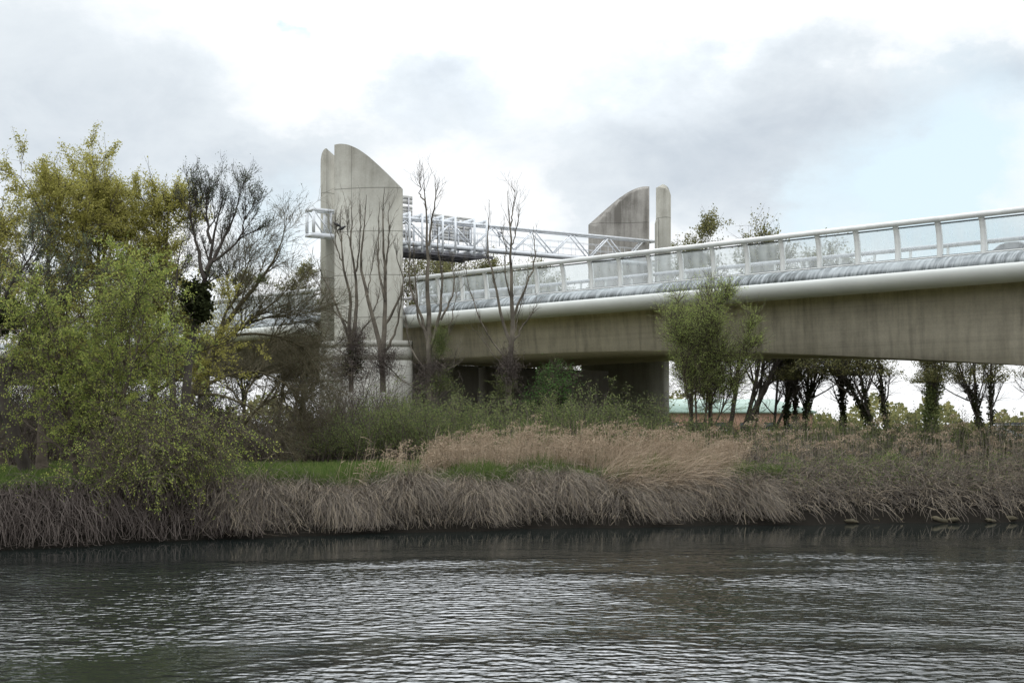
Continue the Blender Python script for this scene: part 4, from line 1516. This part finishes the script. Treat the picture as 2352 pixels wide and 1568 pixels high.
for px, D, top, kind, ivy, lab in BGT:
    if px > 2420: continue
    t0, H0 = protos[kind]
    H = CAMZ + (HY - top) / F * D - 2.0
    if not used[kind]:
        t = t0; used[kind] = True; kids = list(t.children)
    else:
        t = t0.copy(); COL.objects.link(t); kids = []
        for ch in list(t0.children):
            if ch.name.startswith('ivy'): continue
            c = ch.copy(); COL.objects.link(c); c.parent = t; kids.append(c)
    k = H / H0
    t.location = ((px - CX) / F * D, D, 2.0)
    t.scale = (max(k, .8), max(k, .8), k)
    rz = float(rgb.uniform(0, 6.28))
    t.rotation_euler = (0, 0, rz)
    t['label'] = lab
    if ivy:
        rr = R(int(px)); n = 2600 if ivy == 1 else 6000
        mb = MB()
        hh = 6.5 if ivy == 1 else 6.0
        tr = STEMS[t0.name]
        q = rr.integers(0, len(tr), n)
        c = along(tr, q, rr.uniform(0, hh / 15, n) ** (.85))[0]
        z = c[:, 2]
        w = (.16 + .16 * np.sin(z * 1.7 + px + q) ** 2) * (1.0 if ivy == 1 else 2.6)
        pos = c + nrm(rr.normal(size=(n, 3))) * (w * np.sqrt(rr.uniform(.05, 1.3, n)))[:, None]
        leaf_mesh(mb, rr, pos, .16, .8, .3)
        mb.build('ivy', M['leaf_ivy'] if ivy == 1 else M['leaf_scrub'], t)

# ------------------------------------------------------------------ ground cover
def on_ground(rng, m, px0, px1, w0, w1):
    """m places between two picture columns, w metres behind the waterline"""
    px = rng.uniform(px0, px1, m); w = rng.uniform(w0, w1, m)
    Dg = np.full(m, 62.0)
    for _ in range(6):
        x = (px - CX) / F * Dg; Dg = yb(x) + w
    x = (px - CX) / F * Dg
    return np.stack([x, Dg, gz(x, Dg)], -1), px


def at_depth(rng, m, px0, px1, D0, D1):
    px = rng.uniform(px0, px1, m); D = rng.uniform(D0, D1, m)
    x = (px - CX) / F * D
    return np.stack([x, D, gz(x, D)], -1), px


# dead reeds hanging over the bank
rg = R(101)
mb = MB()
nc = 150
cp = np.sort(rg.uniform(480, 1730, nc)); cw = rg.uniform(1.0, 1.0 + np.interp(cp, [480, 1000, 1300], [1.35, 1.7, 2.4]), nc) + .45 * np.sin(cp * .021) + .25 * np.sin(cp * .067)
cq = rg.gamma(1.4, 1., nc); ci = rg.choice(nc, 19000, p=cq / cq.sum())
p, _ = on_ground(rg, len(ci), 490, 1730, .9, 3.6)
Dc = 60 + 0 * cp
for _ in range(6):
    Dc = yb((cp - CX) / F * Dc) + cw
cx_, cy_ = (cp - CX) / F * Dc, Dc
p[:, 0] = cx_[ci] + rg.normal(0, .28, len(ci)); p[:, 1] = cy_[ci] + rg.normal(0, .22, len(ci)); p[:, 2] = gz(p[:, 0], p[:, 1])
px = cp[ci]
lean = np.interp(cp, [500, 900, 1300, 1700], [-.1, .15, .4, .7]) + rg.normal(0, .35, nc)
cl = rg.uniform(.65, 1.25, nc); ch = rg.uniform(.2, 1.2, nc)
d = np.stack([rg.normal(lean[ci], .28), rg.normal(-.75, .2, len(p)), ch[ci] + rg.normal(0, .2, len(p))], -1)
l = walk(rg, p - [0, 0, .05], d, cl[ci] * rg.uniform(.7, 2.2, len(p)), 8, .12, (0, -.02, -.25))
l[..., 2] = np.maximum(l[..., 2], .10 + rg.uniform(0, .30, (len(p), 1)))
ribbons(mb, l, taper(len(p), 8, .0145, .007), rg)
p, px = on_ground(rg, 12000, 500, 1730, .25, 2.6)
d = np.stack([rg.normal(.1, .5, len(p)), rg.normal(-.5, .3, len(p)), rg.uniform(-.3, .9, len(p))], -1)
l = walk(rg, p, d, rg.uniform(.3, 1.1, len(p)), 6, .30, (0, -.03, -.2))
l[..., 2] = np.maximum(l[..., 2], .12)
ribbons(mb, l, taper(len(p), 6, .013, .007), rg)
tag(mb.build('dead_reeds', M['dead']), 'grey brown mat of dead reeds hanging over the river bank', 'dead reeds', kind='stuff')

# standing dry reeds with plumes
mb, pm = MB(), MB()


def reeds(px0, px1, w0, w1, m, h0, h1, lean, plume=.25, wid=.016, side=0., prof=None):
    p, px = on_ground(rg, m, px0, px1, w0, w1)
    h = rg.uniform(h0, h1, m)
    h *= 1 + .22 * np.sin(p[:, 0] * 2.1 + np.sin(p[:, 1] * 1.7) * 2) + .15 * np.sin(p[:, 0] * 5.3 + p[:, 1])
    if prof is not None:
        h *= np.interp(px, prof[0], prof[1])
    d = np.stack([rg.normal(lean, .10, m) + side * rg.uniform(0, 1, m), rg.normal(-.05, .10, m), np.ones(m)], -1)
    l = walk(rg, p, d, h, 7, .03, (lean * .06, 0, -.02))
    ribbons(mb, l, taper(m, 7, wid, wid * .45), rg)
    # a few leaves on each stem
    q = rg.random(m) < .8
    pp, t, i, f = along(l[q], np.arange(q.sum()), rg.uniform(.3, .9, q.sum()))
    dd = np.stack([rg.normal(lean * 2, .7, len(pp)), rg.normal(0, .4, len(pp)), rg.uniform(.2, .8, len(pp))], -1)
    lf = walk(rg, pp, dd, rg.uniform(.25, .6, len(pp)), 5, .1, (0, 0, -.22))
    ribbons(mb, lf, taper(len(pp), 5, .026, .004), rg)
    q = np.nonzero(rg.random(m) < plume)[0]
    tip = l[q, -1]
    for k in range(26):
        a = rg.normal(0, .035, (len(q), 3)) + np.array([.015, 0, .012]) * k * rg.uniform(.6, 1.2, (len(q), 1))
        a[:, 0] += lean * .02 * k
        a[:, 2] -= .00045 * k * k
        leaf_mesh(pm, rg, tip + a - [0, 0, .1], .10, .45, .4)


reeds(965, 1700, 3.8, 8.0, 3300, .75, 1.75, .06, .22, prof=([960, 1010, 1200, 1500, 1720], [.55, .95, 1.1, 1.05, .8]))
reeds(880, 1000, 3.5, 6.0, 60, .7, 1.3, .05, .4)
reeds(760, 960, 1.5, 3.5, 40, .9, 1.7, .2, .1)
tag(mb.build('reed_bed', M['reed']), 'tan standing dry reeds in the middle of the bank', 'reeds', kind='stuff')
tag(pm.build('reed_plumes', M['plume']), 'brown feathery plumes over the standing dry reeds', 'reed plumes', kind='stuff')
# the wind-laid tuft at the right end of the reeds
mb = MB()
p, px = on_ground(rg, 1300, 1370, 1640, 1.6, 4.8)
d = np.stack([rg.uniform(.1, 1.4, len(p)), rg.normal(-.3, .35, len(p)), rg.uniform(.4, 1.6, len(p))], -1)
l = walk(rg, p, d, rg.uniform(1.2, 2.5, len(p)), 8, .05, (.05, -.03, -.13))
ribbons(mb, l, taper(len(p), 8, .018, .008), rg)
tag(mb.build('laid_reeds', M['reed']), 'tan tuft of reeds laid over to the right by the wind', 'reeds', kind='stuff')

# sparse reeds in the right hand scrub
mb, pm = MB(), MB()
reeds(1680, 2700, 5, 13, 1050, .9, 2.1, -.02, .3, wid=.02)
tag(mb.build('reed_stand', M['dead']), 'brown dead reed stalks among the dark scrub on the right', 'reeds', kind='stuff')
tag(pm.build('reed_plumes', M['plume']), 'pale plumes on the reed stalks of the right hand scrub', 'reed plumes', kind='stuff')


def scrub(name, label, cat, regions, leafmat, rng, twigmat=None):
    """thicket: many arching stems with small leaves, as one mass"""
    st, lf = MB(), MB()
    for (px0, px1, D0, D1, m, prof, nl, lsize, wob) in regions:
        p, px = at_depth(rng, m, px0, px1, D0, D1)
        top = CAMZ + (HY - np.interp(px, prof[0], prof[1])) / F * ((D0 + D1) / 2)
        h = np.maximum(top - p[:, 2], .4) * rng.uniform(.4, 1.0, m) * (1 + .14 * np.sin(px * .045 + p[:, 1]) + .12 * np.sin(px * .11 + 2 * p[:, 1]) + .06 * np.sin(px * .31))
        d = np.stack([rng.normal(0, .35, m), rng.normal(-.1, .3, m), np.ones(m)], -1)
        l = walk(rng, p, d, h * 1.12, 8, wob, (0, 0, -.03))
        tubes(st, l, taper(m, 8, .022, .006), 3)
        q, dd, r, t, _ = spawn(rng, l, taper(m, 8, .02, .006), 4, .25, 1, .7, .3)
        l2 = walk(rng, q, dd, .7 * rng.uniform(.4, 1.2, len(q)), 5, .18, (0, 0, -.03))
        tubes(st, l2, taper(len(q), 5, .009, .004), 3)
        if nl:
            k = rng.integers(0, len(l2), nl)
            leaf_mesh(lf, rng, along(l2, k, rng.uniform(0, 1, nl))[0] + rng.normal(0, .13, (nl, 3)), lsize, .6, .2)
    tag(st.build(name + '_stems' if leafmat else name, twigmat or M['twig']), label[0], cat, kind='stuff')
    if leafmat:
        tag(lf.build(name, leafmat), label[1], cat, kind='stuff')


rs = R(120)
scrub('bushes', ('brown stems inside the green bushes under the bridge', 'dense green bushes along the foot of the bridge and towers'), 'bushes',
      [(820, 1600, 78, 86, 1500, ([820, 860, 960, 1060, 1150, 1250, 1330, 1400, 1500, 1600], [935, 905, 908, 915, 925, 925, 905, 918, 938, 958]), 120000, .085, .10),
       (720, 900, 80, 88, 350, ([720, 800, 900], [985, 950, 930]), 14000, .085, .12),
       (1560, 2420, 80, 92, 1300, ([1560, 1700, 1800, 1950, 2100, 2200, 2420], [955, 955, 960, 965, 955, 965, 980]), 70000, .085, .12)],
      M['leaf_scrub'], rs)
scrub('thicket', ('grey brown twiggy thicket at the foot of the near tower and under the bare trees', None), 'thicket',
      [(520, 960, 84, 94, 1500, ([520, 600, 690, 760, 830, 900, 960], [945, 925, 890, 835, 835, 865, 900]), 0, .1, .14),
       (-60, 420, 72, 84, 800, ([-60, 100, 250, 420], [880, 850, 870, 900]), 0, .1, .14)], None, rs)
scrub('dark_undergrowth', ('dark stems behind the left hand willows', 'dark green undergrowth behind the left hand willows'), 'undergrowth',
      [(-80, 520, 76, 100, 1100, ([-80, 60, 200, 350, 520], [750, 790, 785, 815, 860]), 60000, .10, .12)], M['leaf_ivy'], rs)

# right bank brambles: arching dead canes over the slope
rb = R(130)
mb = MB()
p, px = on_ground(rb, 7400, 1690, 2750, .6, 6.5)
d = np.stack([rb.normal(.15, .6, len(p)), rb.normal(-.35, .35, len(p)), rb.uniform(.3, 1.1, len(p))], -1)
l = walk(rb, p, d, rb.uniform(.6, 1.7, len(p)), 8, .16, (0, -.02, -.20))
l[..., 2] = np.maximum(l[..., 2], .06)
tubes(mb, l, taper(len(p), 8, .013, .005), 3)
p, px = on_ground(rb, 3700, 1690, 2750, .3, 3.0)
d = np.stack([rb.normal(.35, .5, len(p)), rb.normal(-.5, .3, len(p)), rb.uniform(0, .8, len(p))], -1)
l = walk(rb, p, d, rb.uniform(.5, 1.4, len(p)), 7, .14, (0, -.02, -.25))
l[..., 2] = np.maximum(l[..., 2], .06)
ribbons(mb, l, taper(len(p), 7, .024, .01), rb)
tag(mb.build('brambles', M['dead']), 'grey brown tangle of dead brambles on the right bank', 'brambles', kind='stuff')
mb = MB()
p, px = on_ground(rb, 21000, 1690, 2750, 1.0, 8.0)
p[:, 2] += rb.uniform(0, .75, len(p)) * (1 + .3 * np.sin(px * .05))
keep = rb.random(len(p)) < (.35 + .5 * (np.sin(px * .021) * np.sin(px * .008 + 1) > 0))
leaf_mesh(mb, rb, p[keep], .09, .6, .2)
tag(mb.build('bramble_leaves', M['leaf_scrub']), 'small dull green leaves among the dead brambles of the right bank', 'brambles', kind='stuff')

# left bank: hanging roots and dead stems below the willows
rl = R(140)
mb = MB()
p, px = on_ground(rl, 4200, -80, 600, .3, 3.6)
d = np.stack([rl.normal(0, .35, len(p)), rl.normal(-.7, .2, len(p)), rl.uniform(.0, .7, len(p))], -1)
l = walk(rl, p, d, rl.uniform(.8, 2.2, len(p)), 8, .12, (0, -.01, -.28))
l[..., 2] = np.maximum(l[..., 2], .04 + rl.uniform(0, .2, (len(p), 1)))
tubes(mb, l, taper(len(p), 8, .012, .006), 3)
tag(mb.build('hanging_stems', M['twig']), 'brown dead stems and roots hanging over the left bank', 'dead stems', kind='stuff')

# meadow grass
gr = R(150)
mb = MB()


def grass(m, px0, px1, w0, w1, h0, h1):
    p, px = on_ground(gr, m, px0, px1, w0, w1)
    d = np.stack([gr.normal(0, .3, m), gr.normal(0, .3, m), np.ones(m)], -1)
    ht = gr.uniform(h0, h1, m) * (1 + .6 * np.sin(p[:, 0] * 1.3) * np.sin(p[:, 1] * .9))
    l = walk(gr, p, d, ht, 4, .1, (0, 0, -.08))
    ribbons(mb, l, taper(m, 4, .03, .006), gr)


grass(42000, -100, 1350, 2.3, 22, .12, .32)
grass(7000, 560, 980, 2.2, 4.2, .25, .5)
grass(3500, 1100, 1260, 2.0, 3.6, .25, .5)
grass(1500, 1700, 1800, 2.2, 3.4, .25, .45)
grass(6000, 1300, 1720, 2.4, 6, .15, .35)
grass(11000, 960, 1720, 2.6, 7.5, .3, .7)
tag(mb.build('grass', M['grass']), 'green meadow grass on top of the bank', 'grass', kind='stuff')

# stones at the waterline on the right
rk = R(160)
STN = [(1922, .35, 'low dark lichen stone at the water, leftmost of the row'), (1951, .6, 'second low stone along the right waterline, broad and yellowish'), (2012, .3, 'small stone standing alone in the middle of the row'),
       (2068, .75, 'broadest flat stone by the water below the brambles'), (2096, .4, 'rounded stone touching the broadest flat one'), (2158, .6, 'largest pale stone on the right waterline'),
       (2187, .5, 'tilted lichen stone beside the largest one'), (2275, .4, 'half hidden stone under the hanging canes'), (2318, .6, 'rightmost stone at the water edge')]
for px, s, lab in STN:
    D = 62.0
    for _ in range(6):
        D = yb((px - CX) / F * D) + .05
    x = (px - CX) / F * D
    mb = MB()
    a = np.linspace(0, 2 * PI, 13)[:-1]; e = np.linspace(-PI / 2, PI / 2, 7)
    v = np.array([[math.cos(q) * math.cos(t), math.cos(q) * math.sin(t), math.sin(q)] for q in e for t in a])
    v = np.sign(v) * np.abs(v) ** .7
    v *= 1 + rk.normal(0, .16, (len(v), 1))
    v *= np.array([s * .6, s * .45, s * .18])
    f = [[r * 12 + c, r * 12 + (c + 1) % 12, (r + 1) * 12 + (c + 1) % 12, (r + 1) * 12 + c] for r in range(6) for c in range(12)]
    mb.add(v, f)
    o = mb.build('rock', M['rock'])
    o.location = (float(x), float(D) + float(rk.uniform(.05, .35)), float(rk.uniform(.05, .16)))
    o.rotation_euler = (float(rk.uniform(-.2, .2)), float(rk.uniform(-.3, .3)), float(rk.uniform(-.6, .6)))
    tag(o, lab, 'rock', 'stones along the right waterline')

# concrete block under the deck
b = P(1450, 983, 133)
mb = MB(); ring = np.array([(-.38, -.35), (.38, -.35), (.42, -.3), (.42, .35), (-.42, .35), (-.42, -.3)])
mb.prism(ring, 0, 4.6 - 2 + .25); mb.prism(ring * 1.15, -.3, .25 - .0001)
o = mb.build('concrete_block', M['plinth']); o.location = (float(b[0]), 133, 2.0)
tag(o, 'small pale concrete block in the shade beside the far pier', 'block')

# far-off wood closing the view
rf = R(170)
mb = MB()
m = 26000
px = rf.uniform(-200, 2600, m); D = rf.uniform(420, 520, m)
h = 7 + 3 * np.sin(px * .013) + 2.2 * np.sin(px * .041 + 1) + 1.2 * np.sin(px * .11)
z = 2 + h * rf.uniform(0, 1, m) ** .8
leaf_mesh(mb, rf, np.stack([(px - CX) / F * D, D, z], -1), 1.3, .8)
tag(mb.build('distant_wood', M['leaf_back']), 'hazy low wood along the horizon beyond the bridge', 'wood', kind='stuff')
